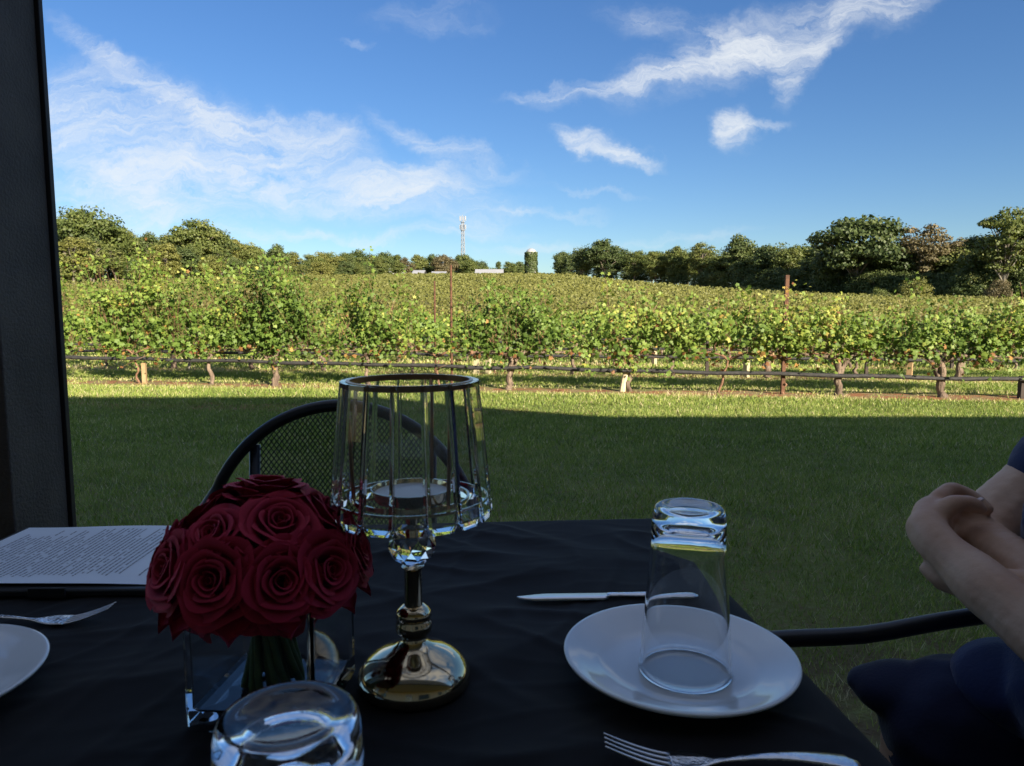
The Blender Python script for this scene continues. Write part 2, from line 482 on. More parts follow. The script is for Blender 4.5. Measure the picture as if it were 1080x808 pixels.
# black rolls of netting hung low along each row -----------------------
def net_height(x): return .40 - .011 * x
for k in range(0, 6):
    xa, _ = row_pt(k, -.85); xb, _ = row_pt(k, .95)
    n = int((xb - xa) / .35); mb = MB(); pts = []; rad = []
    for i in range(n + 1):
        x = xa + (xb - xa) * i / n; y = on_row(k, x) - .10
        sag = .010 * math.sin((x + k) * 3.3) + .014 * fbm(x * .7, k * 3.1)
        pts.append((x, y, gzs(x, y) + (net_height(x) if k == 0 else .42) + sag)); rad.append(.043 * (1 + .25 * fbm(x * 2.2, k * 9.)))
    mb.tube(pts, rad, 8, flat=.8)
    o = mb.build('netting_roll', M['netting'])
    tag(o, 'long dark roll of netting tied low along the %s vine row' % (['front'] + ORD)[k], 'netting', 'netting rolls along the vine rows')

# posts, stakes and grow tubes ---------------------------------------
def post(x, y, h, r, mat, label, group, name='vineyard_post', lean=(0, 0), square=False, nail=True):
    root = empty(name, (x, y, gzs(x, y)), 0, label, 'post' if 'post' in name else 'stake', group)
    mb = MB()
    if square:
        mb.box(-r, r, -r, r, -.1, h)
    else:
        mb.tube([(0, 0, -.1), (lean[0] * .5, lean[1] * .5, h * .5), (lean[0], lean[1], h)], [r, r * .97, r * .92], 8)
    mb.build('shaft', mat, root, smooth=not square, auto=40)
    c = MB()
    for z in (.5, .85, 1.2, 1.55):
        if z < h - .05: c.tube([(lean[0] * z / h - r * 1.6, -r * .6, z), (lean[0] * z / h + r * 1.6, -r * .6, z + .01)], .006, 5)
    if c.v: c.build('wire_clip', M['dark_stake'], root)
    return root
def P(k, u): return row_pt(k, u)
post(*P(0, -.085), 2.22, .022, M['rust'], 'tallest rusty metal stake, rising above the vines behind the lamp', 'rusty trellis stakes')
post(*P(1, -.108), 2.05, .022, M['rust'], 'thinner rusty stake just left of the tallest one', 'rusty trellis stakes')
post(*P(0, .383), 2.0, .03, M['rust'], 'rust brown trellis post right of centre in the front row', 'rusty trellis stakes', square=True)
post(*P(1, .275), 1.5, .03, M['dark_stake'], 'dark metal stake in the second row left of the thin bent trunk', 'dark trellis stakes', square=True)
post(*P(1, .50), 1.3, .03, M['dark_stake'], 'dark stake in the second row right of the forked trunk', 'dark trellis stakes', square=True)
post(*P(0, .722), .36, .045, M['dark_stake'], 'short dark wooden end post at the right edge', 'dark trellis stakes', square=True)
post(*P(2, .62), 1.3, .03, M['dark_stake'], 'dark stake behind the dark twisted trunk', 'dark trellis stakes', square=True)
post(*P(1, -.455), 1.3, .035, M['pale_bark'], 'pale weathered stake in the second row, left part of the vineyard', 'dark trellis stakes')
post(*P(0, .155), .42, .055, M['pale_wood'], 'thick pale wooden stake leaning beside a drooping vine', 'pale stakes', name='wooden_stake', lean=(.09, 0))
def grow_tube(k, u, h, r, mat, lab):
    x, y = P(k, u); y -= .03
    root = empty('grow_tube', (x, y, gzs(x, y)), rng.uniform(0, 3), lab, 'grow tube', 'grow tubes round young vines')
    mb = MB()
    a = r; b = r - .006
    vo = []
    for q, zz in ((a, -.02), (a, h), (b, h), (b, 0)):
        for sx, sy in ((-1, -1), (1, -1), (1, 1), (-1, 1)): vo.append((sx * q, sy * q, zz))
    fs = []
    for i in range(3):
        for j in range(4): fs.append((i * 4 + j, i * 4 + (j + 1) % 4, i * 4 + 4 + (j + 1) % 4, i * 4 + 4 + j))
    mb.add(vo, fs); mb.build('sleeve', mat, root, smooth=False)
    s = MB(); s.tube([(0, 0, 0), (.01, 0, h * .6), (.02, .01, h + .35)], [.008, .007, .004], 5); s.build('stem', M['young_bark'], root)
    n = 14; C = np.stack([rng.normal(0, .06, n), rng.normal(0, .06, n), rng.uniform(h, h + .4, n)], 1)
    leaf_cloud('leaves', C, rng.uniform(.06, .1, n), rng.normal(0, .5, (n, 3)) + [0, 0, .8], rng.uniform(.3, .7, n), 'penta', M['vine_leaf'], root)
grow_tube(0, -.518, .40, .036, M['tan_tube'], 'pale tan grow tube beside the thin reddish trunk')
grow_tube(1, -.050, .32, .055, M['grow_tube'], 'shorter yellow grow tube right of the tall rusty stakes')
grow_tube(1, -.033, .46, .05, M['grow_tube'], 'taller of the two yellow grow tubes left of the dark gnarled trunk')
grow_tube(1, .33, .40, .05, M['grow_tube'], 'pale yellow grow tube behind the thin bent trunk')
grow_tube(1, .56, .42, .05, M['tan_tube'], 'orange tan grow tube left of the dark twisted trunk')
grow_tube(2, .20, .40, .05, M['grow_tube'], 'small cream grow tube in the third row behind the drooping vine')
grow_tube(2, .635, .42, .05, M['grow_tube'], 'cream grow tube in the third row near the right edge')
grow_tube(2, .365, .40, .05, M['tan_tube'], 'tan grow tube in the third row just left of the rust brown post')

# ------------------------------------------------------------------ lawn blades
def blades():
    parts = []
    def zone(y0, y1, dens, h, w, x_lo=-.72, x_hi=.86):
        ar = (x_hi - x_lo) / 2 * (y1 ** 2 - y0 ** 2) + 3.0 * (y1 - y0); n = int(dens * ar)
        y = rng.uniform(y0, y1, n * 2); wd_ = (x_hi - x_lo) * y + 3.0; y = y[rng.random(n * 2) < wd_ / wd_.max()][:n]; n = len(y)
        x = x_lo * y - 1.0 + rng.random(n) * ((x_hi - x_lo) * y + 3.0)
        keep = np.ones(n, bool)
        v = (y - M_ROW * x - Y0) / STEP; d = np.abs(v - np.round(v)) * STEP
        rowz = (y > 10.6) & (d < .5) & (v > -.3)
        keep &= ~(rowz & (rng.random(n) < .6))
        keep &= ~((y > 10.6) & (np.abs(v) < .13) & (rng.random(n) < .9) & ((np.sin(x * .9 + 1) > -.3) | (np.abs(x - 2.8) < 2)))
        wn = 1.9 + .35 * np.sin(x * 3.1) + .2 * np.sin(x * 7.7 + y * 5)
        keep &= ~((y < wn) & (rng.random(n) < .78)) & ~((y < wn + .7) & (x > .3) & (x < 2.2) & (rng.random(n) < .35))
        x, y, d, v = x[keep], y[keep], d[keep], v[keep]; n = len(x)
        # long-wave patches
        pt = np.sin(x * 1.3 + np.sin(y * .9) * 2) * np.sin(y * 1.7 + np.sin(x * .7)) * .5 + np.sin(x * 4.1 + y * 2.3) * np.sin(y * 5.2 - x) * .3
        hh = h * rng.uniform(.4, 1.4, n) * (1 + .4 * pt); ww = w * rng.uniform(.6, 1.4, n)
        a = rng.uniform(0, 2 * PI, n); la = rng.uniform(0, 2 * PI, n); lm = hh * rng.uniform(.2, 1.0, n)
        z = gz(x, y) - .004
        b0 = np.stack([x - np.cos(a) * ww, y - np.sin(a) * ww, z], 1); b1 = np.stack([x + np.cos(a) * ww, y + np.sin(a) * ww, z], 1)
        tp = np.stack([x + np.cos(la) * lm, y + np.sin(la) * lm, z + hh], 1)
        big = np.sin(x * .31 + 2 * np.sin(y * .23)) * np.sin(y * .55 + x * .2)
        fine = np.sin(x * 9 + 3 * np.sin(y * 4)) * np.sin(y * 13 + 2 * np.sin(x * 5))
        T = .38 + .17 * pt + .10 * big + .10 * fine + rng.normal(0, .19, n) + (rng.random(n) < .09) * .45
        T += np.where((y > 10.6) & (v > -.35) & (d < .75), .28, 0)
        T += np.where(y < 2.0, .3, 0)
        parts.append((np.stack([b0, b1, tp], 1), T))
    zone(.2, 3.0, 9000, .032, .0016)
    zone(3.0, 6.0, 4200, .036, .0026)
    zone(6.0, 10.5, 1900, .042, .005)
    zone(10.5, 17, 1100, .055, .008)
    zone(17, 30, 320, .08, .016)
    V = np.concatenate([p[0] for p in parts]).reshape(-1, 3); T = np.concatenate([p[1] for p in parts])
    me = np_mesh('grass', V, np.arange(len(V)).reshape(-1, 3))
    at = me.attributes.new('tint', 'FLOAT', 'FACE'); at.data.foreach_set('value', np.clip(T, 0, 1).astype(np.float32))
    o = link_mesh('grass', me, M['grass_blade'], smooth=False)
    tag(o, 'mown green lawn grass between the tables and the vines', 'grass', kind='stuff')
    print('blades', len(T))
blades()

# ------------------------------------------------------------------ trees
def tree_mesh(name, kind, seed, loc, mat, bark, label, group, sc3):
    """unit tree 10 m tall"""
    g = np.random.default_rng(seed)
    root = empty(name, loc, 0, label, 'tree' if 'shrub' not in name else 'shrub', group)
    prm = dict(
        broad=dict(cz=6.1, rx=5.0, rz=3.7, n=84, cr=(1.0, 1.7), per=66, ls=.38, flat=.6, base=2.2),
        round=dict(cz=5.6, rx=3.3, rz=4.2, n=60, cr=(.8, 1.3), per=70, ls=.32, flat=.85, base=1.5),
        airy=dict(cz=6.4, rx=2.7, rz=3.5, n=60, cr=(.55, .95), per=50, ls=.27, flat=.7, base=2.6),
        cone=dict(cz=5.0, rx=2.1, rz=4.9, n=52, cr=(.6, 1.0), per=62, ls=.28, flat=.8, base=.4),
        bush=dict(cz=4.6, rx=5.2, rz=4.8, n=52, cr=(1.2, 2.0), per=62, ls=.42, flat=.8, base=.5),
    )[kind]
    C = []; Nn = []; T = []; cc = []
    for k in range(prm['n']):
        while True:
            d = g.normal(size=3); d /= np.linalg.norm(d)
            rr = g.uniform(.35, 1) ** .6
            c = d * rr * np.array([prm['rx'], prm['rx'], prm['rz']]) * .82
            if kind == 'cone':
                c[2] = g.uniform(-.95, .95) * prm['rz']; w = prm['rx'] * (1 - (c[2] / prm['rz'] * .5 + .5)) ** .7
                a = g.uniform(0, 6.28); q = math.sqrt(g.random()) * w; c[0] = math.cos(a) * q; c[1] = math.sin(a) * q
            c[2] += prm['cz']
            if c[2] > prm['base']: break
        cc.append(c)
        cr = g.uniform(*prm['cr'])
        n = int(1.9 * prm['per'] * g.uniform(.7, 1.2))
        dd = g.normal(size=(n, 3)); dd /= np.linalg.norm(dd, axis=1, keepdims=True)
        dd[:, 2] = np.where(dd[:, 2] < -.2, dd[:, 2] * .4, dd[:, 2])
        rad = cr * g.uniform(.55, 1.12, (n, 1))
        p = c + dd * rad * np.array([1.1, 1.1, prm['flat']])
        C.append(p); Nn.append(dd * .9 + g.normal(0, .45, (n, 3)) + [0, 0, .25])
        T.append(np.full(n, .35 + g.normal(0, .13)) + g.normal(0, .12, n))
    C = np.concatenate(C); Nn = np.concatenate(Nn); T = np.concatenate(T)
    S = .72 * prm['ls'] * g.uniform(.6, 1.3, len(C))
    mb = MB()
    th = prm['cz']
    mb.tube([(0, 0, -.5), (.05, 0, th * .3), (g.normal(0, .15), g.normal(0, .15), th * .65), (g.normal(0, .2), 0, th * 1.15)], [.26, .19, .13, .05], 7)
    for c in cc[:16 if kind != 'cone' else 4]:
        z0 = max(prm['base'] * .8, min(c[2] - 1.2, th)) * g.uniform(.55, .95)
        mid = Vector((c[0] * .45, c[1] * .45, (z0 + c[2]) * .5 + .1))
        mb.tube([(0, 0, z0), mid, tuple(c)], [.13, .08, .03], 5)
    if kind == 'airy':
        for c in cc[16:]:
            mb.tube([(0, 0, c[2] * .6), (c[0] * .5, c[1] * .5, c[2] * .8), tuple(c + np.array([0, 0, .6]))], [.06, .04, .015], 4)
    mb.build('trunk', bark, root)
    leaf_cloud('crown', C, S, Nn, T, 'quad', mat, root)
    root.scale = sc3
    return root

tproto = {}
def tree(kind, col, x, y, top_px, wid=1.0, label=None, group=None, base=None, name=None, bark=None, sink=0.0):
    """top_px: height of the treetop above eye level as tangent*1000"""
    z = gzs(x, y) - sink
    H = (1.10 + top_px / 1000 * y) - z
    v = random.randrange(3)
    s = H / 10.2
    key = (kind, col, v)
    nm = name or {'broad': 'oak_tree', 'round': 'broadleaf_tree', 'airy': 'airy_tree', 'cone': 'cedar_tree', 'bush': 'shrub'}[kind]
    sc3 = (s * wid, s * wid, s)
    if key not in tproto:
        o = tree_mesh(nm, kind, 900 + len(tproto) * 7, (x, y, z), M['tree_leaf_' + col], bark or M['tree_bark'], label, group, sc3)
        tproto[key] = o
    else:
        o = copy_tree(tproto[key]); o.name = nm; o.location = (x, y, z); o.scale = sc3
        o['label'] = label
        if group: o['group'] = group
        elif 'group' in o: del o['group']
        o['category'] = 'shrub' if nm == 'shrub' else 'tree'
    o.rotation_euler = (0, 0, random.uniform(0, 6.28))
    return o

def px(u_px): return (u_px - 540) / 750
def T_(kind, col, pxx, Y, top_y, wid, label, group=None, **k):
    u = px(pxx); return tree(kind, col, u * Y, Y, (325 - top_y) / .75, wid, label, group, **k)

# right-hand wood edge, named trees
T_('round', 'dark', 612, 196, 258, 1.0, 'dark rounded tree at the left tip of the right-hand wood')
T_('broad', 'dark', 636, 190, 251, .95, 'big dark oak at the left end of the right-hand wood')
T_('round', 'dark', 590, 200, 266, .8, 'small dark tree at the outermost left tip of the right-hand wood')
T_('round', 'olive', 668, 182, 261, 1.0, 'olive green tree just right of the big dark oak')
T_('round', 'olive', 690, 176, 262, 1.0, 'yellowish olive tree left of the centre of the right-hand wood')
T_('round', 'olive', 712, 172, 256, .9, 'olive tree with a soft rounded top between oak and round tree')
T_('airy', 'olive', 738, 165, 252, 1.1, 'loose pale olive tree left of the dark round tree')
T_('round', 'dark', 779, 150, 245, .98, 'dark tree with a neat round crown in the middle of the right-hand wood')
T_('round', 'olive', 826, 135, 250, .9, 'olive tree immediately left of the great oak')
T_('round', 'dark', 806, 142, 256, .8, 'dark green tree in the dip between the neat round tree and the great oak')
T_('broad', 'dark', 900, 112, 221, 1.02, 'great spreading oak, the widest crown on the right', sink=0)
T_('round', 'dark', 868, 118, 258, .8, 'dark tree under the left side of the great oak')
T_('airy', 'brown', 966, 108, 230, 1.15, 'half-bare brown tree right of the great oak', bark=M['pale_bark'])
T_('airy', 'brown', 1003, 108, 247, 1.1, 'low half-bare brown tree left of the tall airy tree')
T_('airy', 'olive', 1054, 92, 212, 1.0, 'tall airy tree with open crown near the right edge', bark=M['pale_bark'])
T_('airy', 'olive', 1085, 92, 222, 1.1, 'airy tree cut by the right edge of the view', bark=M['pale_bark'])
T_('cone', 'dark', 1022, 96, 250, 1.5, 'dark evergreen left of the tall airy tree')
T_('bush', 'gold', 962, 78, 288, .8, 'yellow green bush in front of the right-hand wood')
T_('bush', 'olive', 926, 84, 300, .8, 'low olive bush left of the yellow green bush')
T_('bush', 'brown', 1050, 84, 292, .8, 'brownish bush below the tall airy tree')
grp = 'trees of the right-hand wood'
for i in range(30):   # dense second line that closes the wood
    pxx = 598 + i * 17.5 + random.uniform(-6, 6)
    u = px(pxx); Y = float(TREE_R(u)) + random.uniform(4, 14)
    T_(random.choice(['round', 'broad', 'round']), random.choice(['dark', 'dark', 'olive', 'olive']), pxx, Y, np.interp(pxx, [600, 700, 800, 900, 1000, 1120], [262, 261, 259, 254, 254, 248]) + random.uniform(-5, 6), 1.25,
       'tree in the dense back line of the right-hand wood', grp)
for i in range(56):   # undergrowth along its foot
    pxx = 590 + i * 9.5 + random.uniform(-5, 5)
    u = px(pxx); Y = float(TREE_R(u)) + random.uniform(-1, 4)
    T_('bush', random.choice(['dark', 'dark', 'olive', 'dark']), pxx, Y, np.interp(pxx, [600, 700, 800, 900, 1000, 1120], [278, 280, 282, 284, 284, 284]) + random.uniform(-4, 5), 1.0,
       'dark shrub along the foot of the right-hand wood', 'undergrowth of the right-hand wood')
# left-hand hillside wood
skyl = [(40, 224), (60, 232), (100, 219), (130, 236), (160, 244), (190, 238), (210, 232), (235, 240), (262, 252), (300, 260), (340, 262), (380, 264), (410, 268)]
LT = [('broad', 'olive', 100, 128, 218, .95, 'large olive tree with pale bare limbs, the highest crown on the left'),
      ('round', 'dark', 70, 132, 228, 1.0, 'dark green tree next to the porch post on the left skyline'),
      ('airy', 'gold', 82, 104, 246, 1.2, 'pale yellowish tree below the left skyline by the post'),
      ('round', 'olive', 134, 134, 236, .95, 'olive tree right of the highest crown on the left'),
      ('round', 'dark', 160, 138, 243, .9, 'small dark tree in the dip of the left skyline'),
      ('broad', 'olive', 212, 142, 231, .95, 'broad olive tree forming the second peak of the left skyline'),
      ('round', 'dark', 236, 145, 238, .9, 'dark tree just right of the second peak on the left'),
      ('round', 'dark', 297, 158, 256, .95, 'small dark tree standing slightly proud of the falling left skyline'),
      ('round', 'gold', 178, 112, 252, 1.0, 'yellow green tree in front of the left-hand wood'),
      ('round', 'olive', 268, 148, 252, 1.0, 'olive tree on the falling left skyline')]
for a in LT:
    T_(*a)
for i in range(30):
    pxx = 30 + i * 13.5 + random.uniform(-5, 5)
    ty = np.interp(pxx, [p[0] for p in skyl], [p[1] for p in skyl]) + random.uniform(1, 8)
    T_(random.choice(['round', 'broad', 'round']), random.choice(['olive', 'olive', 'dark', 'gold']), pxx, np.interp(pxx, [30, 250, 420], [138, 155, 205]) + random.uniform(0, 8), ty, 1.05,
       'tree in the dense back line of the left-hand wood', 'trees of the left-hand wood')
for i in range(26):
    pxx = 20 + i * 14.5 + random.uniform(-5, 5)
    ty = np.interp(pxx, [p[0] for p in skyl], [p[1] for p in skyl])
    Y = np.interp(pxx, [30, 250, 400], [104, 122, 190]) + random.uniform(-5, 8)
    ty = ty + (290 - ty) * random.uniform(.35, .6)
    T_(random.choice(['round', 'bush', 'airy']), random.choice(['olive', 'gold', 'olive', 'dark']), pxx, Y, ty, 1.1,
       'lower tree on the sunny front of the left-hand wood', 'front trees of the left-hand wood')
for i in range(30):
    pxx = 30 + i * 13 + random.uniform(-4, 4)
    T_('bush', random.choice(['dark', 'olive']), pxx, np.interp(pxx, [30, 250, 420], [128, 150, 205]) + random.uniform(0, 6), random.uniform(272, 279), 1.1,
       'low bush filling the foot of the left-hand wood', 'undergrowth of the left-hand wood')
# distant line along the crest
HZ = [(352, 262, 'round', 'olive'), (368, 264, 'round', 'dark'), (381, 262, 'round', 'dark'), (394, 266, 'round', 'olive'), (408, 263, 'round', 'dark'), (420, 266, 'round', 'olive'), (429, 270, 'round', 'brown'),
      (443, 266, 'round', 'olive'), (455, 267, 'round', 'dark'), (466, 266, 'round', 'brown'), (475, 269, 'round', 'brown'), (489, 267, 'broad', 'olive'), (497, 270, 'round', 'olive'),
      (508, 273, 'round', 'dark'), (526, 276, 'cone', 'dark'), (538, 274, 'round', 'olive'), (546, 275, 'round', 'dark'), (553, 274, 'round', 'olive'), (516, 279, 'bush', 'olive')]
for i, (a, t, k, c) in enumerate(HZ):
    T_(k, c, a, 262 + (i * 7) % 20, t, 1.0 if k != 'broad' else .8, 'small far tree on the crest beyond the vineyard', 'far trees along the crest')
for i in range(14):
    T_('bush', random.choice(['olive', 'dark']), 345 + i * 16, 268 + random.uniform(0, 10), 280 + random.uniform(-1, 2), 1.0, 'low bush on the crest beyond the vineyard', 'far bushes along the crest')

# ------------------------------------------------------------------ far buildings, tower, silo
M['white_wall'] = pbr('white_wall', (.32, .31, .30), .7, var=.15, vscale=.6)
M['white_roof'] = pbr('white_roof', (.34, .35, .37), .5, var=.1, vscale=.5)
M['dark_glass'] = pbr('dark_glass', (.03, .035, .04), .2)
M['tower_white'] = pbr('tower_white', (.30, .31, .33), .5, var=.1)
M['tower_red'] = pbr('tower_red', (.62, .30, .24), .5, var=.1)
def barn(pxx, w, eave, ridge, Y, label, dpt=9, doors=2):
    u = px(pxx); x = u * Y; z = gzs(x, Y)
    root = empty('barn', (x, Y, z), 0, label, 'barn', 'white farm buildings on the crest')
    mb = MB(); hw = w / 2
    mb.add([(-hw, 0, -.5), (hw, 0, -.5), (hw, dpt, -.5), (-hw, dpt, -.5), (-hw, 0, eave), (hw, 0, eave), (hw, dpt, eave), (-hw, dpt, eave), (-hw, dpt / 2, ridge), (hw, dpt / 2, ridge)],
           [(0, 1, 5, 4), (2, 3, 7, 6), (1, 2, 6, 9, 5), (3, 0, 4, 8, 7), (0, 3, 2, 1)])
    mb.build('wall', M['white_wall'], root, smooth=False)
    o = .5; t = .12
    mb = MB()
    for s in (0, 1):
        y0, y1 = (-o, dpt / 2) if s == 0 else (dpt + o, dpt / 2)
        z0 = eave - (ridge - eave) * o / (dpt / 2) + .08; z1 = ridge + .08
        mb.add([(-hw - o, y0, z0), (hw + o, y0, z0), (hw + o, y1, z1), (-hw - o, y1, z1), (-hw - o, y0, z0 + t), (hw + o, y0, z0 + t), (hw + o, y1, z1 + t), (-hw - o, y1, z1 + t)],
               [(0, 1, 2, 3), (4, 5, 6, 7), (0, 1, 5, 4), (1, 2, 6, 5), (2, 3, 7, 6), (3, 0, 4, 7)])
    mb.build('roof', M['white_roof'], root, smooth=False)
    for i in range(doors):
        d = MB(); cx = -hw + (i + 1) * w / (doors + 1)
        d.box(cx - .6, cx + .6, -.06, .02, 0.1, min(2.0, eave - .3)); d.build('door', M['dark_glass'], root, smooth=False)
barn(413, 7.0, 2.6, 4.0, 232, 'wide white farm building at the left end of the crest', doors=2)
barn(442, 3.0, 2.6, 3.6, 240, 'small white shed between the wide farm building and the tower', 7, 1)
barn(463, 4.0, 2.2, 3.2, 240, 'low white shed just left of the tower foot', 7, 1)
barn(516, 8.5, 2.0, 3.8, 236, 'long low building with white roof right of the tower', 10, 3)
def tower():
    Y = 292; x = px(489) * Y; z = gzs(x, Y)
    top = 1.1 + (325 - 236) / 750 * Y - z
    root = empty('cell_tower', (x, Y, z), R(20), 'white lattice mobile phone mast rising above the crest', 'tower')
    def w(t): return 1.25 * (1 - t) + .55 * t
    legs = MB(); br = MB(); red = MB()
    n = 14
    for k in range(4):
        a = PI / 4 + k * PI / 2
        pts = [(math.cos(a) * w(t), math.sin(a) * w(t), top * t) for t in np.linspace(0, 1, 12)]
        legs.tube(pts, .075, 6)
    for i in range(n):
        t0, t1 = i / n, (i + 1) / n
        for k in range(4):
            a = PI / 4 + k * PI / 2; b = a + PI / 2
            p0 = (math.cos(a) * w(t0), math.sin(a) * w(t0), top * t0); p1 = (math.cos(b) * w(t1), math.sin(b) * w(t1), top * t1)
            q0 = (math.cos(b) * w(t0), math.sin(b) * w(t0), top * t0); q1 = (math.cos(a) * w(t1), math.sin(a) * w(t1), top * t1)
            tgt = br
            tgt.tube([p0, p1], .04, 4); tgt.tube([q0, q1], .04, 4); tgt.tube([p1, q1], .05, 4)
    for k in range(4): legs_o = None
    legs.build('leg', M['tower_white'], root); br.build('bracing', M['tower_white'], root)
    pl = MB(); pl.lathe([(1.0, top - .1), (1.0, top + .05)], 12); pl.lathe([(1.0, top - 3.4), (1.0, top - 3.25)], 12); pl.build('platform', M['tower_white'], root, smooth=False)
    for zz in (top - 3.0, top + .4):
        for k in range(6):
            a = k * PI / 3; ab = MB(); c = Vector((math.cos(a) * 1.25, math.sin(a) * 1.25, zz))
            ab.box(-.08, .08, -.15, .15, 0, 1.9, Matrix.Rotation(a, 3, 'Z'), c); ab.build('antenna', M['tower_white'], root, smooth=False)
    mb = MB(); mb.tube([(0, 0, top), (0, 0, top + 3.0)], [.09, .04], 6); mb.build('spike', M['tower_white'], root)
    hut = MB(); hut.box(1.5, 4.0, -1.5, 1.0, -.3, 2.4); hut.build('equipment_cabinet', M['white_wall'], root, smooth=False)
tower()
def silo():
    Y = 250; x = px(560) * Y; z = gzs(x, Y)
    h = 1.1 + (325 - 267.5) / 750 * Y - z
    root = empty('silo', (x, Y, z), 0, 'ivy-covered round silo with a white domed cap on the crest', 'silo')
    mb = MB(); mb.lathe([(1.85, -.5), (1.85, h)], 24); mb.build('wall', M['white_wall'], root, auto=40)
    d = MB(); d.lathe([(1.85, h + .002), (1.75, h + .5), (1.35, h + 1.0), (.7, h + 1.35), (.1, h + 1.5)], 24); d.build('dome', M['white_roof'], root, auto=40)
    n = 3400; a = rng.uniform(0, 2 * PI, n); zz = rng.uniform(-.2, h + .1, n)
    bulge = 1.95 + .25 * np.sin(a * 3 + zz) * np.sin(zz * 1.3) + rng.uniform(-.1, .35, n)
    C = np.stack([np.cos(a) * bulge, np.sin(a) * bulge, zz], 1)
    leaf_cloud('ivy', C, rng.uniform(.25, .5, n), np.stack([np.cos(a), np.sin(a), np.full(n, .3)], 1) + rng.normal(0, .4, (n, 3)), .3 + rng.normal(0, .15, n), 'quad', M['tree_leaf_dark'], root)
silo()

# ================================================================== the terrace
T = .745                      # table top height
M['wall_dark'] = pbr('wall_dark', (.10, .085, .075), .85, bump=(.5, .01), var=.3, vscale=3)
M['ceiling'] = pbr('ceiling', (.80, .74, .64), .8, var=.1)
M['wall_tan'] = pbr('wall_tan', (.62, .50, .38), .85, bump=(.3, .01), var=.15, vscale=3)
M['roof_dark'] = pbr('roof_dark', (.09, .085, .085), .7)
M['post'] = pbr('post', (.105, .082, .070), .62, bump=(.9, .003), col2=(.065, .050, .044), vscale=9, bscale=160)
M['post_edge'] = pbr('post_edge', (.030, .023, .021), .55, bump=(.4, .002), bscale=120)
M['window'] = pbr('window', (.03, .035, .04), .1)
def building():
    root = empty('restaurant_building', (0, -2.6, 0), 0, 'dark timber restaurant building with porch roof behind the camera', 'building')
    def b(name, mat, *boxes, bev=0):
        mb = MB()
        for a in boxes: mb.box(*a)
        return mb.build(name, mat, root, smooth=False)
    b('wall', M['wall_tan'], (-12, 22, -.3, 0, -.4, 3.3))
    b('side_wall', M['wall_dark'], (-12, -11.7, -9, -.3, -.4, 3.3), (21.7, 22, -9, -.3, -.4, 3.3))
    b('porch_ceiling', M['ceiling'], (-12, 22, -9, 1.9, 3.3, 3.42))
    b('beam', M['wall_dark'], (-12, 22, 4.02, 4.14, 3.0, 3.16))
    d = .25
    mb = MB()   # front fascia, raised on the left like a false front
    prof = [(-12, 3.25), (22, 3.25), (22, 4.47), (8.0, 4.47), (6.2, 5.62), (-12, 5.62)]
    n = len(prof)
    mb.add([(x, 1.91, z) for x, z in prof] + [(x, 2.0, z) for x, z in prof],
           [tuple(range(n)), tuple(range(n, 2 * n))[::-1]] + [(i, (i + 1) % n, n + (i + 1) % n, n + i) for i in range(n)])
    mb.build('fascia', M['roof_dark'], root, smooth=False)
    for i, x in enumerate((-8, -4.5, 1.5, 5, 9, 13)):
        w = MB(); w.box(x - .7, x + .7, .005, .05, .9, 2.3); f = w.build('window', M['wall_dark'], root, smooth=False)
        w = MB(); w.box(x - .62, x + .62, .052, .06, .98, 2.22); w.build('pane', M['window'], f, smooth=False)
building()
def porch_post():
    root = empty('porch_post', (-1.068, 1.46, 0), 0, 'dark rough porch post standing behind the far left table corner', 'post')
    mb = MB(); mb.box(-.08, .08, -.085, .085, -.05, 3.3); mb.build('shaft', M['post'], root, smooth=False, bevel=.004)
    mb = MB(); mb.box(-.09, .088, .0855, .100, -.05, 3.3); mb.build('edge_strip', M['post_edge'], root, smooth=False, bevel=.002)
    mb = MB(); mb.box(-.60, -.0805, -.02, .08, -.05, 3.3); mb.build('side_panel', M['post_edge'], root, smooth=False)
    mb = MB(); mb.box(-.105, .098, -.10, .1105, -.05, .10); mb.build('footing', M['post_edge'], root, smooth=False, bevel=.004)
porch_post()

# ---- table and cloth --------------------------------------------------
QA = Vector((-.745, 1.118)); QB = Vector((.248, 1.19)); QD = Vector((-.755, .10)); QC = Vector((.335, .10))
def tq(s, t):   # s: left-right 0..1, t: near-far 0..1
    a = QD.lerp(QC, s); b = QA.lerp(QB, s); return a.lerp(b, t)
M['wood'] = pbr('wood', (.12, .07, .04), .6)
M['metal_black'] = pbr('metal_black', (.016, .018, .024), .38, spec=.6, bump=(.12, .001), bscale=260)
def table():
    root = empty('dining_table', (-.24, .62, 0), 0, 'rectangular dining table hidden under the black cloth', 'table')
    mb = MB()
    c = [tq(.012, .012), tq(.988, .012), tq(.988, .988), tq(.012, .988)]
    mb.add([(p.x + .24, p.y - .62, z) for z in (T - .032, T - .006) for p in c], [(3, 2, 1, 0), (4, 5, 6, 7), (0, 1, 5, 4), (1, 2, 6, 5), (2, 3, 7, 6), (3, 0, 4, 7)])
    mb.build('tabletop', M['wood'], root, smooth=False)
    for s, t in ((.08, .08), (.92, .08), (.92, .92), (.08, .92)):
        p = tq(s, t); mb = MB(); mb.tube([(p.x + .24, p.y - .62, -.02), (p.x + .24, p.y - .62, T - .033)], [.022, .028], 12); mb.build('leg', M['metal_black'], root)
table()
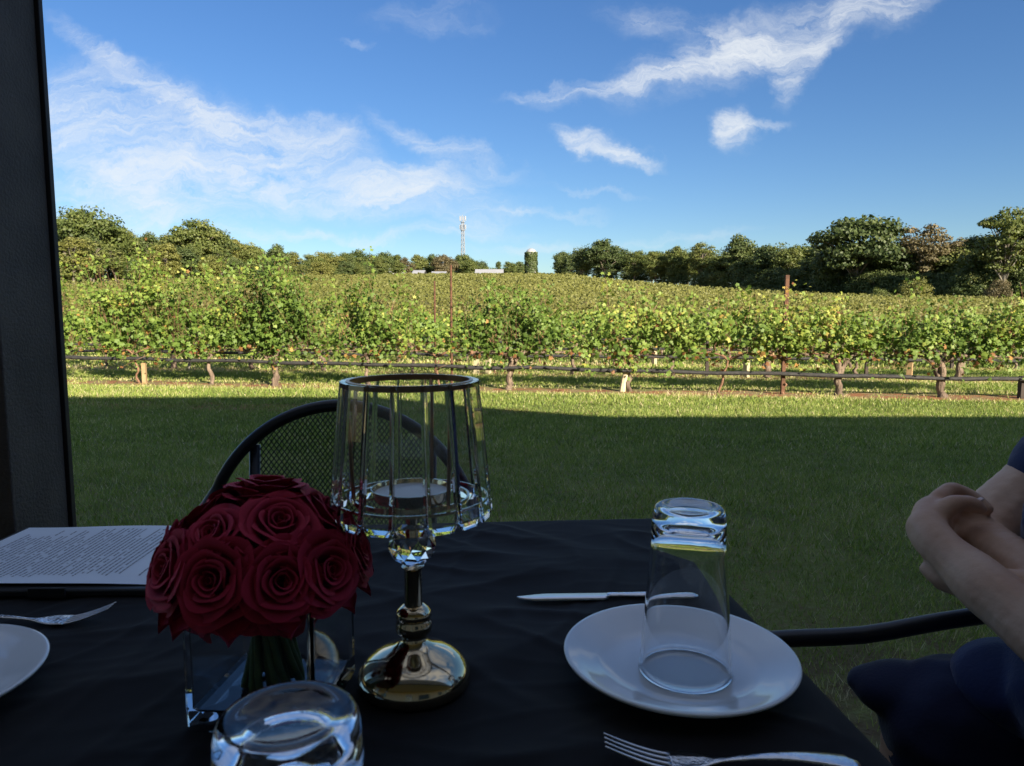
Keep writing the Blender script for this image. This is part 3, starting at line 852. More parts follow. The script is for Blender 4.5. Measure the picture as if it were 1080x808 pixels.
def cloth_mat():
    m, nt, out = nmat('tablecloth'); L = nt.links.new
    b = N(nt, 'ShaderNodeBsdfPrincipled'); b.inputs['Base Color'].default_value = (.0105, .0098, .0105, 1); b.inputs['Roughness'].default_value = .8
    b.inputs['Sheen Weight'].default_value = .03; b.inputs['Specular IOR Level'].default_value = .2
    tc = N(nt, 'ShaderNodeTexCoord'); wv = N(nt, 'ShaderNodeTexWave'); wv.inputs['Scale'].default_value = 420; wv.inputs['Distortion'].default_value = 1.0
    w2 = N(nt, 'ShaderNodeTexNoise'); w2.inputs['Scale'].default_value = 55; w2.inputs['Detail'].default_value = 6
    L(tc.outputs['Object'], wv.inputs[0]); L(tc.outputs['Object'], w2.inputs['Vector'])
    ad = N(nt, 'ShaderNodeMath', operation='MULTIPLY_ADD'); ad.inputs[1].default_value = .12; L(wv.outputs['Fac'], ad.inputs[0]); L(w2.outputs[0], ad.inputs[2])
    bp = N(nt, 'ShaderNodeBump'); bp.inputs['Strength'].default_value = .25; bp.inputs['Distance'].default_value = .001
    L(ad.outputs[0], bp.inputs['Height']); L(bp.outputs[0], b.inputs['Normal']); L(b.outputs[0], out.inputs[0])
    return m
def wrinkle(x, y):
    v = 0
    for (s, ax, amp, ph) in ((3.2, .35, .0016, 0), (6.5, -.6, .0011, 5), (9, 1.2, .0008, 9), (15, .2, .0004, 13)):
        a = x * math.cos(ax) + y * math.sin(ax); b = -x * math.sin(ax) + y * math.cos(ax)
        q = mnoise.noise(Vector((a * s * .45 + ph, b * s * 1.5, ph)))
        v += 3.6 * amp * (1 - min(1, abs(q) * 4.6)) ** 2 * (.35 + .65 * max(0, mnoise.noise(Vector((a * 1.7, b * 1.7, ph + 3))) + .45))
    return v
def tablecloth():
    n = 230; m = 26; V = []; F = []; idx = {}
    def put(p): V.append(p); return len(V) - 1
    g = [[None] * (n + 1) for _ in range(n + 1)]
    for i in range(n + 1):
        for j in range(n + 1):
            s, t = i / n, j / n; p = tq(s, t)
            e = min(s, 1 - s, t, 1 - t)
            z = T + wrinkle(p.x, p.y) * smoothstep(e * 20) - .004 * (1 - min(1, e * 60)) ** 2
            g[i][j] = put((p.x, p.y, float(z)))
    for i in range(n):
        for j in range(n): F.append((g[i][j], g[i + 1][j], g[i + 1][j + 1], g[i][j + 1]))
    ring = [(i, 0) for i in range(n)] + [(n, j) for j in range(n)] + [(i, n) for i in range(n, 0, -1)] + [(0, j) for j in range(n, 0, -1)]
    c = Vector((-.24, .62)); prev = [g[i][j] for i, j in ring]; k = len(ring)
    for r in range(1, m + 1):
        d = r / m; cur = []
        for q, (i, j) in enumerate(ring):
            p = tq(i / n, j / n)
            nx = -1 if i == 0 else 1 if i == n else 0; ny = -1 if j == 0 else 1 if j == n else 0
            corner = abs((i / n) - .5) * 2 * abs((j / n) - .5) * 2
            arc = q / k * 2 * PI
            fold = .012 * math.sin(arc * 17 + 1.5 * math.sin(arc * 3)) + .008 * math.sin(arc * 41) + .03 * corner ** 8
            out = .006 * min(1, d * 5) + (fold + .012) * smoothstep(d * 1.3)
            nn = Vector((nx, ny)); nn = nn.normalized() if nn.length else nn
            cur.append(put((p.x + nn.x * out, p.y + nn.y * out, T - .004 - .27 * d - (.06 * d * corner ** 8))))
        for q in range(k): F.append((prev[q], cur[q], cur[(q + 1) % k], prev[(q + 1) % k]))
        prev = cur
    me = np_mesh('tablecloth', V, F)
    o = link_mesh('tablecloth', me, cloth_mat())
    bm = bmesh.new(); bm.from_mesh(me); bmesh.ops.recalc_face_normals(bm, faces=bm.faces); bm.to_mesh(me); bm.free()
    tag(o, 'wrinkled black cloth draped over the dining table', 'tablecloth')
tablecloth()
ZT = T + .0022

# ---- glass ------------------------------------------------------------
def glassmat(name, col=(1, 1, 1), ior=1.5, rough=0.0):
    m, nt, out = nmat(name)
    b = N(nt, 'ShaderNodeBsdfPrincipled'); b.inputs['Base Color'].default_value = (*col, 1)
    b.inputs['Roughness'].default_value = rough; b.inputs['Transmission Weight'].default_value = 1; b.inputs['IOR'].default_value = ior
    nt.links.new(b.outputs[0], out.inputs[0]); return m
M['glass'] = glassmat('glass', (.965, .975, .98), 1.5)
M['crystal'] = glassmat('crystal', (.97, .98, .985), 1.55)
M['gold'] = pbr('gold', (.70, .56, .36), .10, metal=1, bump=(.05, .001), bscale=30)
M['bronze'] = pbr('bronze', (.30, .17, .09), .3, metal=1)
M['steel'] = pbr('steel', (.86, .86, .88), .30, metal=1, bump=(.05, .0005), bscale=200)
M['steel_hammered'] = pbr('steel_hammered', (.80, .80, .82), .22, metal=1, bump=(.8, .0012), bscale=230)
M['ceramic'] = pbr('ceramic', (.80, .84, .88), .13, spec=.5, coat=.3)
def tumbler(x, y, label, h=.162, rr=.0440, rb=.0315):
    # upside down pint: rim at z=0, thick foot on top
    n = 20; wall = .0022; base = .019
    def ro(z):
        t = z / h; r = rr + (rb - rr) * t
        return r
    outer = []
    outer.append((rr - .0010, .0)); outer.append((rr + .0002, .0012))
    for i in range(1, n): outer.append((ro(h * i / n) + (.0014 if h * i / n > h - .032 else 0) * smoothstep((h * i / n - (h - .034)) / .006), h * i / n))
    outer += [(rb + .0009, h - .0035), (rb - .0008, h - .0010), (rb - .004, h), (rb - .009, h - .0012), (rb - .014, h - .0030), (.0005, h - .0040)]
    inner = [(.0005, h - base + .003), (rb * .45, h - base + .002), (rb * .8, h - base - .002), (rb - .0035, h - base - .009)]
    for i in range(14, -1, -1):
        z = (h - base - .015) * i / 14; inner.append((ro(z) - wall - .0006 * (i / 14), z))
    inner[-1] = (rr - .0024, .0008)
    prof = outer + inner
    mb = MB(); mb.lathe(prof[:], 96)
    # remove caps made by lathe for an open profile and stitch the rim
    mb.f = mb.f[:-2]
    k = len(prof); a = (k - 1) * 96
    for j in range(96): mb.f.append((a + j, a + (j + 1) % 96, (j + 1) % 96, j))
    mb.f.append(tuple(outer.index(outer[-1]) * 96 + j for j in range(96)));
    mb.f.append(tuple(len(outer) * 96 + j for j in range(96))[::-1])
    # drop the band that joined foot centre to inner centre
    lo = (len(outer) - 1) * 96
    band = set(range(lo, lo + 192))
    mb.f = [f for f in mb.f if not (len(f) == 4 and all(i in band for i in f) and len({i // 96 for i in f}) == 2)]
    o = mb.build('drinking_glass', M['glass']); o.location = (x, y, 0)
    tag(o, label, 'glass', 'upturned drinking glasses')
    return o

def plate(x, y, z, label, R_=.113):
    prof = [(.0005, .0035), (.060, .0035), (.072, .0040), (.078, .0065), (.084, .0098), (.100, .0140), (R_ - .001, .0185), (R_, .0200), (R_ + .0004, .0212), (R_ - .001, .0222),
            (R_ - .004, .0218), (.098, .0170), (.086, .0132), (.079, .0105), (.074, .0085), (.066, .0072), (.058, .0066), (.0005, .0064)]
    prof = [(r * R_ / .115 if r > .001 else r, zz) for r, zz in prof]
    mb = MB(); mb.lathe(prof, 128)
    mb.lathe([(.048, .004), (.050, .0), (.054, .0), (.056, .004)], 96)
    o = mb.build('dinner_plate', M['ceramic']); o.location = (x, y, z)
    return tag(o, label, 'plate', 'white dinner plates')
PZ = ZT + .0005
plate(.162, .660, PZ, 'white round plate under an upturned glass, right half of the table')
plate(-.548, .608, PZ, 'white round plate cut off by the left edge of the view')
g1 = tumbler(.166, .650, 'upturned clear pint glass standing on the right-hand white plate'); g1.location.z = PZ + .0069
g2 = tumbler(-.106, .318, 'large near clear glass, upturned on the cloth at the bottom of the view'); g2.location.z = ZT + .001

# ---- cutlery ----------------------------------------------------------
def fork(x, y, rz, label, roll=0):
    """tines at +x end, 195 mm long, lying tines down-curve up"""
    root = empty('fork', (x, y, ZT), rz, label, 'fork', 'steel forks')
    L_ = .195; ts = 44
    def cl(t):  # centreline height
        if t < .55: return .0035 + .006 * math.sin(t / .55 * PI) * .9
        q = (t - .55) / .45
        return .0035 - .0015 * math.sin(q * PI * .9) + .020 * max(0, q - .42) ** 1.35 * 1.6
    def wd(t):
        if t < .03: return .006 + .1 * t
        if t < .30: return .0110 - .020 * (t - .03)
        if t < .52: return .0054 - .012 * (t - .30)
        q = min(1, (t - .52) / .16); return .0029 + .0095 * smoothstep(q)
    mb = MB(); prev = None; vs = []; fs = []
    n = 40; t1 = .745
    for i in range(n + 1):
        t = t1 * i / n; w = wd(t); z = cl(t); th = .0014 + .0012 * (1 - min(1, t * 2))
        dish = -.0022 * smoothstep((t - .55) / .1)
        vs += [(t * L_, -w, z), (t * L_, -w * .5, z + th * .5 + dish * .7), (t * L_, 0, z + th * .6 + dish), (t * L_, w * .5, z + th * .5 + dish * .7), (t * L_, w, z),
               (t * L_, w * .5, z - th * .6 + dish * .8), (t * L_, 0, z - th * .6 + dish), (t * L_, -w * .5, z - th * .6 + dish * .8)]
        if i:
            a = (i - 1) * 8; b = i * 8
            for j in range(8): fs.append((a + j, a + (j + 1) % 8, b + (j + 1) % 8, b + j))
    fs.append(tuple(range(8))[::-1]); fs.append(tuple(n * 8 + j for j in range(8)))
    mb.add(vs, fs); mb.build('handle', M['steel_hammered'], root)
    for k in range(4):
        w0 = (k - 1.5) * .0062; pts = []; rad = []
        for i in range(14):
            t = .735 + (1 - .735) * i / 13; q = (t - .735) / .265
            pts.append((t * L_, w0 * (1 - .08 * q), cl(t) - .0006)); rad.append(.0017 * (1 - .6 * q ** 2))
        tb = MB(); tb.tube(pts, rad, 8, flat=.75); tb.build('tine', M['steel'], root)
    return root
fork(.267, .513, R(180 - 3), 'hammered steel fork at the bottom right, tines pointing left')
fork(-.648, .764, R(3.5), 'steel fork above the left-hand plate, tines pointing right')
def knife(x, y, rz, label):
    root = empty('table_knife', (x, y, ZT), rz, label, 'knife')
    L_ = .225; mb = MB(); n = 30; vs = []; fs = []
    for i in range(n + 1):   # blade from the tip (x=0) to .115
        t = i / n; X = .112 * t
        w = .0115 * math.sqrt(max(.0, min(1, t * 5))) ** 1 + .0002; y0 = -w * (1.0 if t < .93 else 1 - (t - .93) * 6); y1 = w * .62 * min(1, .25 + t * 2.4)
        th = .0008 + .0006 * t
        vs += [(X, y0, .0022), (X, (y0 + y1) / 2, .0022 + th), (X, y1, .0022 + th), (X, y1, .0022 - th), (X, (y0 + y1) / 2, .0022 - th)]
        if i:
            a = (i - 1) * 5; b = i * 5
            for j in range(5): fs.append((a + j, a + (j + 1) % 5, b + (j + 1) % 5, b + j))
    fs.append((4, 3, 2, 1, 0)); fs.append(tuple(n * 5 + j for j in range(5)))
    mb.add(vs, fs); mb.build('blade', M['steel'], root)
    h = MB(); pts = [(.110 + .115 * t, .0, .0042 - .0006 * t) for t in np.linspace(0, 1, 16)]
    rad = [.0044, .0052, .0050, .0050, .0052, .0055, .0058, .0061, .0064, .0067, .0070, .0073, .0076, .0077, .0070, .0035]
    h.tube(pts, rad, 14, flat=.5); h.build('handle', M['steel_hammered'], root)
knife(.006, .836, R(1.2), 'steel table knife with its blade pointing left beyond the right-hand plate')

# ---- menu on a black board ---------------------------------------------
def menu():
    Wd, Hd = .30, .235
    root = empty('menu_board', (-.603, .968, ZT), R(1.0), 'printed white menu sheet on a black folder at the left far side of the table', 'menu')
    b = MB(); b.box(-Wd / 2 - .012, Wd / 2 + .03, -Hd / 2 - .012, Hd / 2 + .010, 0, .010); b.build('folder', M['menu_black'], root, smooth=False, bevel=.003)
    V = []; F = []; n = 24; zf = lambda x, y: .0112 + .0030 * math.sin((x + .15) * 14) * max(0, (.04 - (y + Hd / 2)) / .04) + .0014 * math.sin(x * 21 + y * 9)+.0014
    for i in range(n + 1):
        for j in range(n + 1):
            x = -Wd / 2 + Wd * i / n; y = -Hd / 2 + Hd * j / n; V.append((x, y, zf(x, y)))
    for i in range(n):
        for j in range(n): a = i * (n + 1) + j; F.append((a, a + n + 1, a + n + 2, a + 1))
    me = np_mesh('sheet', V, F); link_mesh('sheet', me, M['paper'], root)
    # illegibly small print: rows of short marks, read from the left seat
    mb = MB(); g = random.Random(4)
    for col in range(37):
        x = -Wd / 2 + .022 + col * .0070
        if g.random() < .10: continue
        y = -Hd / 2 + .022 + g.uniform(0, .012)
        end = Hd / 2 - .02 - g.uniform(0, .05) * (g.random() < .6)
        while y < end:
            l = g.uniform(.002, .009)
            if g.random() < .92: 
                z = zf(x, y) + .0004; z2 = zf(x, y + l) + .0004
                mb.add([(x, y, z), (x + .0022, y, z), (x + .0022, y + l, z2), (x, y + l, z2)], [(0, 1, 2, 3)])
            y += l + .0012
    mb.build('print', M['ink'], root, smooth=False)
    c = MB(); c.box(.01, .055, -Hd / 2 - .016, -Hd / 2 - .0125, .001, .0135); c.build('strap', M['menu_black'], root, smooth=False, bevel=.001)
M['menu_black'] = pbr('menu_black', (.02, .02, .022), .45, bump=(.3, .001), bscale=300)
M['paper'] = pbr('paper', (.82, .86, .92), .7)
M['ink'] = pbr('ink', (.26, .26, .30), .7)
menu()

# ---- crystal lamp -----------------------------------------------------
def lamp():
    lx, ly = -.0925, .642
    root = empty('table_lamp', (lx, ly, ZT), R(4), 'gold table lamp with a shade of long crystal prisms in the centre of the table', 'lamp')
    mb = MB()
    mb.lathe([(.0005, .0), (.050, .0), (.0525, .0015), (.0530, .004), (.0530, .0075), (.0524, .0110), (.0508, .0150), (.0478, .0195), (.0430, .0242), (.0365, .0286), (.0290, .0324), (.0215, .0358), (.0165, .0392), (.0135, .0428), (.0122, .046), (.0125, .049), (.0005, .049)], 96)
    mb.build('base', M['gold'], root, auto=50)
    mb = MB(); mb.lathe([(.0005, .0492), (.0120, .0492), (.0165, .0515), (.0172, .055), (.0168, .060), (.0150, .063), (.0152, .064), (.0168, .066), (.0160, .071), (.0120, .0745), (.0088, .0765), (.0005, .0765)], 64); mb.build('collar', M['gold'], root, auto=50)
    mb = MB(); mb.lathe([(.0005, .0767), (.0086, .0767), (.0083, .080), (.0083, .110), (.0090, .112), (.0105, .1138), (.0005, .1138)], 48); mb.build('pole', M['gold'], root, auto=50)
    # faceted ball
    bm = bmesh.new(); bmesh.ops.create_icosphere(bm, subdivisions=2, radius=.0228)
    for v in bm.verts: v.co.z = v.co.z * .90 + .1345
    me = bpy.data.meshes.new('crystal_ball'); bm.to_mesh(me); bm.free(); link_mesh('crystal_ball', me, M['crystal'], root, smooth=False)
    # cup with wax disc, and ring carrying the rods
    zc = .180
    mb = MB(); mb.lathe([(.0005, .1552), (.006, .1552), (.007, zc - .007), (.012, zc - .004), (.0325, zc - .002), (.0345, zc + .001), (.0360, zc + .009), (.0352, zc + .009), (.0335, zc + .002), (.0005, zc - .001)], 64); mb.build('candle_cup', M['gold'], root, auto=50)
    mb = MB(); mb.lathe([(.0005, zc - .0005), (.0330, zc - .0005), (.0332, zc + .005), (.0005, zc + .006)], 48); mb.build('tealight', M['wax'], root, auto=50)
    def ring(name, r, z, hw, hh, mat):
        q = MB(); q.lathe([(r - hw, z - hh), (r + hw, z - hh), (r + hw, z + hh), (r - hw, z + hh)], 72, close=True); q.build(name, mat, root, auto=40)
    zt = .288; zb = .170
    ring('lower_ring', .0500, zc, .0010, .0020, M['gold'])
    ring('lower_band', .0655, zb + .010, .0007, .0012, M['gold'])
    ring('top_ring', .0555, zt - .0022, .0016, .0028, M['bronze'])
    for k in range(3):
        a = R(72) + k * 2 * PI / 3
        s = MB(); s.tube([(.034 * math.cos(a), .034 * math.sin(a), zc), (.0500 * math.cos(a), .0500 * math.sin(a), zc)], .0013, 8); s.build('spoke', M['gold'], root)
        s = MB(); s.tube([(.0500 * math.cos(a), .0500 * math.sin(a), zc + .002), (.0540 * math.cos(a), .0540 * math.sin(a), zt - .004)], .0018, 8); s.build('rod', M['bronze'], root)
    n = 16
    rt, rb = .0590, .0705
    for k in range(n):
        a = 2 * PI * k / n + .05
        wt = 2 * PI * rt / n * .485; wb = 2 * PI * rb / n * .485; th = .0030
        q = MB(); ca, sa = math.cos(a), math.sin(a)
        prof = [(zt, rt, wt * .96), (zt - .003, rt + .0003, wt), (zb + .012, rb - .0012, wb), (zb + .0005, rb, wb * .96)]
        vs = []
        for (z, r, w) in prof:
            for (dt, dr) in ((-w, -th * .35), (-w * .86, -th), (w * .86, -th), (w, -th * .35), (w, th * .35), (w * .84, th), (-w * .84, th), (-w, th * .35)):
                rr_ = r + dr; vs.append((ca * rr_ - sa * dt, sa * rr_ + ca * dt, z))
        # bevelled foot
        z, r, w = zb - .006, rb + .0005, wb * .72
        for (dt, dr) in ((-w, -.0008), (-w * .7, -.0014), (w * .7, -.0014), (w, -.0008), (w, .0008), (w * .6, .0014), (-w * .6, .0014), (-w, .0008)):
            rr_ = r + dr; vs.append((ca * rr_ - sa * dt, sa * rr_ + ca * dt, z))
        fs = []
        for i in range(4):
            for j in range(8): fs.append((i * 8 + j, i * 8 + (j + 1) % 8, i * 8 + 8 + (j + 1) % 8, i * 8 + 8 + j))
        fs.append(tuple(range(8))); fs.append(tuple(32 + j for j in range(8))[::-1])
        q.add(vs, fs); q.build('prism', M['crystal'], root, smooth=False)
M['wax'] = pbr('wax', (.8, .8, .78), .4)
lamp()

# ---- vase and roses ----------------------------------------------------
def vase():
    root = empty('glass_vase', (-.213, .612, ZT), R(-5), 'square clear glass vase holding the red roses', 'vase')
    a, t, h, b = .056, .0055, .118, .016
    def ringv(half, z, rad, nseg=5):
        vs = []
        for qx, qy, a0 in ((1, 1, 0), (-1, 1, 90), (-1, -1, 180), (1, -1, 270)):
            for i in range(nseg + 1):
                an = R(a0 + 90 * i / nseg); vs.append((qx * (half - rad) + rad * math.cos(an), qy * (half - rad) + rad * math.sin(an), z))
        return vs
    prof = [(a - .002, 0, .004), (a, .002, .005), (a, h - .001, .005), (a - .001, h, .004), (a - t + .001, h, .003), (a - t, h - .001, .003), (a - t, b + .003, .003), (a - t - .003, b, .003)]
    mb = MB(); n = 24; vs = []; fs = []
    for hf, z, rd in prof: vs += ringv(hf, z, rd)
    for i in range(len(prof) - 1):
        for j in range(n): fs.append((i * n + j, i * n + (j + 1) % n, (i + 1) * n + (j + 1) % n, (i + 1) * n + j))
    fs.append(tuple(range(n))[::-1]); fs.append(tuple((len(prof) - 1) * n + j for j in range(n)))
    mb.add(vs, fs); mb.build('vessel', M['glass'], root, smooth=False, auto=30)
vase()
def rose_mat():
    m, nt, out = nmat('rose'); L = nt.links.new
    b = N(nt, 'ShaderNodeBsdfPrincipled'); b.inputs['Roughness'].default_value = .65; b.inputs['Specular IOR Level'].default_value = .2
    b.inputs['Sheen Weight'].default_value = .5; b.inputs['Sheen Tint'].default_value = (.9, .10, .2, 1); b.inputs['Sheen Roughness'].default_value = .45
    at = N(nt, 'ShaderNodeAttribute', attribute_name='edge')
    mx = N(nt, 'ShaderNodeMix', data_type='RGBA'); L(at.outputs['Fac'], mx.inputs[0]); mx.inputs[6].default_value = (.275, .007, .026, 1); mx.inputs[7].default_value = (.50, .026, .065, 1)
    L(mx.outputs[2], b.inputs['Base Color'])
    tc = N(nt, 'ShaderNodeTexCoord'); nz = N(nt, 'ShaderNodeTexNoise'); nz.inputs['Scale'].default_value = 350
    bp = N(nt, 'ShaderNodeBump'); bp.inputs['Strength'].default_value = .3; bp.inputs['Distance'].default_value = .0006
    L(tc.outputs['Object'], nz.inputs['Vector']); L(nz.outputs[0], bp.inputs['Height']); L(bp.outputs[0], b.inputs['Normal'])
    L(b.outputs[0], out.inputs[0]); return m
M['rose'] = rose_mat(); M['stem'] = pbr('stem', (.11, .19, .07), .6, var=.4, vscale=30)
def rose_mesh(seed, R0=.0245):
    g = random.Random(seed); V = []; F = []; E = []
    nu, nv = 10, 9
    #       radius at rim, base r, height, angular half width, curl
    layers = [(.12, .03, 1.02, 3.3, .0, 1), (.24, .08, 1.04, 1.7, .05, 2), (.38, .14, 1.03, 1.35, .10, 3), (.54, .2, 1.0, 1.15, .16, 3), (.72, .28, .93, 1.05, .24, 4), (.90, .34, .80, .92, .34, 5), (1.06, .38, .58, .80, .42, 5)]
    for li, (rt, rbs, hh, aw, curl, cnt) in enumerate(layers):
        for c in range(cnt):
            a0 = 2 * PI * c / cnt + li * 1.1 + g.uniform(-.15, .15); jr = g.uniform(.95, 1.06); jh = g.uniform(.96, 1.04)
            ph = g.uniform(0, 6.28); base = len(V); tilt = g.uniform(-.05, .05)
            for i in range(nu + 1):
                s = i / nu * 2 - 1
                for j in range(nv + 1):
                    t = j / nv
                    a = a0 + s * aw * (.55 + .45 * min(1, t * 2))
                    top = hh * (1 - .14 * abs(s) ** 3 - (.05 if li > 3 else 0) * (1 - abs(s)) ** 3 * -1)
                    r = rbs + (rt - rbs) * (1 - (1 - t) ** 2.0) + (.03 * s + tilt) * t
                    if t > .68:
                        q = (t - .68) / .32; r += curl * q * q * (1 + .25 * math.sin(3 * s + ph)); z = top * (.68 * .98 + .27 * math.sin(q * 1.9) / 1.0) * .97
                    else: z = top * t * .98
                    r += .018 * math.sin(5 * s + ph) * t * t
                    V.append((math.cos(a) * r * R0 * jr, math.sin(a) * r * R0 * jr, z * R0 * 1.25 * jh - R0 * 1.0)); E.append(smoothstep((t - .78) / .22) * .9)
            for i in range(nu):
                for j in range(nv):
                    q = base + i * (nv + 1) + j; F.append((q, q + nv + 1, q + nv + 2, q + 1))
    # hidden core
    k = len(V)
    me = np_mesh('rose', V, F)
    at = me.attributes.new('edge', 'FLOAT', 'POINT'); at.data.foreach_set('value', np.array(E, np.float32))
    me.polygons.foreach_set('use_smooth', np.ones(len(me.polygons), bool))
    me.materials.append(M['rose']); return me
def bouquet():
    bx, by, bz = -.220, .612, ZT + .088
    root = empty('rose_bouquet', (bx, by, ZT), 0, 'dome of dark red artificial roses standing in the square vase', 'flowers')
    meshes = [rose_mesh(s) for s in range(5)]
    cen = Vector((0, 0, .122))
    spots = [(90, 8, .088)]
    spots += [(a, 44, .086) for a in (10, 70, 130, 190, 250, 310)]
    spots += [(a, 76, .094) for a in (0, 33, 66, 98, 131, 164, 196, 229, 262, 295, 328)]
    spots += [(a, 92, .070) for a in (12, 60, 120, 170, 225, 270, 310)]
    for i, (az, po, rr) in enumerate(spots):
        azr = R(az + random.uniform(-5, 5)); pr = R(po + random.uniform(-4, 4))
        d = Vector((math.sin(pr) * math.cos(azr), math.sin(pr) * math.sin(azr), math.cos(pr)))
        o = bpy.data.objects.new('rose', meshes[i % 5]); COL.objects.link(o); o.parent = root
        pos = cen + Vector((d.x * rr * .93, d.y * rr * .93, d.z * rr * .88))
        o.location = pos; o.rotation_euler = (d + Vector((0, 0, .12))).to_track_quat('Z', 'Y').to_euler()
        o.rotation_euler.rotate_axis('Z', random.uniform(0, 6.28)); s = random.uniform(.80, 1.14) * (1.12 if i == 0 else 1); o.scale = (s, s, s)
        if po > 100: o.scale = (s * .95, s * .95, s)
    # loose outer petals hanging under the rim
    for k in range(13):
        az = 2 * PI * k / 13 + random.uniform(-.15, .15); V = []; F = []; E = []
        for i in range(9):
            for j in range(9):
                s = i / 8 * 2 - 1; t = j / 8; w = .021 * math.sqrt(max(0, 1 - (2 * (.12 + .88 * t) - 1) ** 2)) * (1 - .12 * t)
                x = .050 + .043 * t; z = .122 - .004 * t - .024 * t * t + .006 * s * s; y = s * w
                V.append((x * math.cos(az) - y * math.sin(az), x * math.sin(az) + y * math.cos(az), z)); E.append(t * .5)
        for i in range(8):
            for j in range(8): q = i * 9 + j; F.append((q, q + 9, q + 10, q + 1))
        me = np_mesh('outer_petal', V, F); at = me.attributes.new('edge', 'FLOAT', 'POINT'); at.data.foreach_set('value', np.array(E, np.float32))
        link_mesh('outer_petal', me, M['rose'], root)
    for k in range(20):
        a = 2 * PI * k / 20; r0 = .013 if k % 3 else .006; mb = MB(); pts = []
        for t in np.linspace(0, 1, 8):
            an = a + 1.1 * (1 - t); rr = r0 * (1.35 - .55 * math.sin(t * PI * .9)) + .008 * (1 - t) + .012 * max(0, t - .7)
            pts.append((math.cos(an) * rr + .006, math.sin(an) * rr, .019 + .10 * t))
        mb.tube(pts, .0034, 7); mb.build('stem', M['stem'], root)
bouquet()

# ---- chairs ------------------------------------------------------------
def mesh_panel(inside, x0, x1, z0, z1, yf, pitch=.0105, wt=.0011):
    """expanded metal: two families of diagonal strips clipped to a shape"""
    mb = MB(); k = 1.35   # rise over run
    for sgn in (1, -1):
        c = z0 - k * abs(x1 - x0) - 1
        cs = np.arange(z0 - k * (x1 - x0), z1 + k * (x1 - x0), pitch * k)
        for c in cs:
            run = []
            n = 90
            for i in range(n + 1):
                x = x0 + (x1 - x0) * i / n
                z = c + k * (x - x0) if sgn > 0 else c + k * (x1 - x)
                if z0 <= z <= z1 and inside(x, z): run.append((x, yf(x, z), z))
                else:
                    if len(run) > 1: mb.tube([run[0], run[len(run) // 2], run[-1]] if len(run) > 2 else run, wt, 4, cap=False)
                    run = []
            if len(run) > 1: mb.tube([run[0], run[len(run) // 2], run[-1]] if len(run) > 2 else run, wt, 4, cap=False)
    return mb
def chair(loc, rz, label, a=.285, zc=.60, top=.912, seat=.44, armz=.655, armk=1.0):
    """patio armchair facing -y in its own frame, back at y=+.0 .. seat toward -y"""
    root = empty('patio_chair', loc, rz, label, 'chair', 'black mesh patio chairs')
    zt = top - .0125; b = zt - zc
    arch = [(-.285, -.48, .0), (-.285, -.475, .30), (-.284, -.455, armz - .05), (-.284, -.41, armz - .034), (-.284, -.33, armz - .027), (-.284, -.26, armz - .006), (-.284, -.18, armz + .012), (-.283, -.09, armz + .02), (-.276, -.02, armz + .034)]
    th0 = math.asin((armz + .045 - zc) / b)
    n = 26
    mid = [(-a * math.cos(th), .004 + .03 * math.sin(th), zc + b * math.sin(th)) for th in np.linspace(th0 + .08, PI - th0 - .08, n)]
    arch = [(x, y * armk, z) for x, y, z in arch]
    mir = [(-x, y, z) for x, y, z in arch[::-1]]
    def smooth_path(p, k=4):
        p = [Vector(q) for q in p]; out = []
        for i in range(len(p) - 1):
            p0, p1, p2, p3 = p[max(0, i - 1)], p[i], p[i + 1], p[min(len(p) - 1, i + 2)]
            for j in range(k):
                t = j / k; out.append(.5 * ((2 * p1) + (p2 - p0) * t + (2 * p0 - 5 * p1 + 4 * p2 - p3) * t * t + (3 * p1 - p0 - 3 * p2 + p3) * t ** 3))
        out.append(p[-1]); return out
    mb = MB(); mb.tube(smooth_path(arch + mid + mir, 3), .0125, 14); mb.build('frame', M['metal_black'], root)
    yb = lambda z: .018 + .03 * max(0, min(1, (z - zc) / b)) - .05 * max(0, (.66 - z)) * 1.2
    for s in (-1, 1):
        x = s * .185; zz = zc + b * math.sqrt(1 - (x / a) ** 2) - .012
        q = MB(); q.tube([(x, -.03, .02), (x, -.035, .30), (x, -.02, seat), (x, yb(.6), .6), (x, yb(zz), zz)], .0115, 10); q.build('rear_upright', M['metal_black'], root)
    ins = lambda x, z: abs(x) < .178 and z < zc + (b - .006) * math.sqrt(max(0, 1 - (x / a) ** 2)) and z > seat + .05
    yf = lambda x, z: yb(z) + .02 * (1 - (x / .18) ** 2)
    mesh_panel(ins, -.18, .18, seat + .05, zt, yf).build('back_mesh', M['metal_black'], root, smooth=False)
    q = MB(); q.tube([(-.178, yb(seat + .05), seat + .05), (.178, yb(seat + .05), seat + .05)], .008, 8); q.build('back_rail', M['metal_black'], root)
    # seat
    q = MB(); q.tube([(-.245, -.45, seat), (.245, -.45, seat), (.255, -.43, seat), (.23, -.03, seat - .005), (.2, -.01, seat - .005), (-.2, -.01, seat - .005), (-.23, -.03, seat - .005), (-.255, -.43, seat)], .011, 10, closed=True); q.build('seat_frame', M['metal_black'], root)
    q = MB(); V = []
    for s in (1, -1):
        for c in np.arange(-.6, .6, .016):
            pts = []
            for i in range(41):
                x = -.24 + .48 * i / 40; y = -.24 + (c + s * x)
                if -.44 < y < -.02: pts.append((x, y, seat - .004 - .006 * (1 - (x / .24) ** 2)))
            if len(pts) > 2: q.tube([pts[0], pts[len(pts) // 2], pts[-1]], .0012, 4, cap=False)
    q.build('seat_mesh', M['metal_black'], root, smooth=False)
    for s in (-1, 1):
        q = MB(); q.tube([(s * .284, -.477 * armk, seat - .04), (s * .25, -.44, seat)], .009, 8); q.build('brace', M['metal_black'], root)
    return root
chair((-.354, 1.43, 0), 0, 'empty black mesh patio chair across the table behind the roses and lamp')
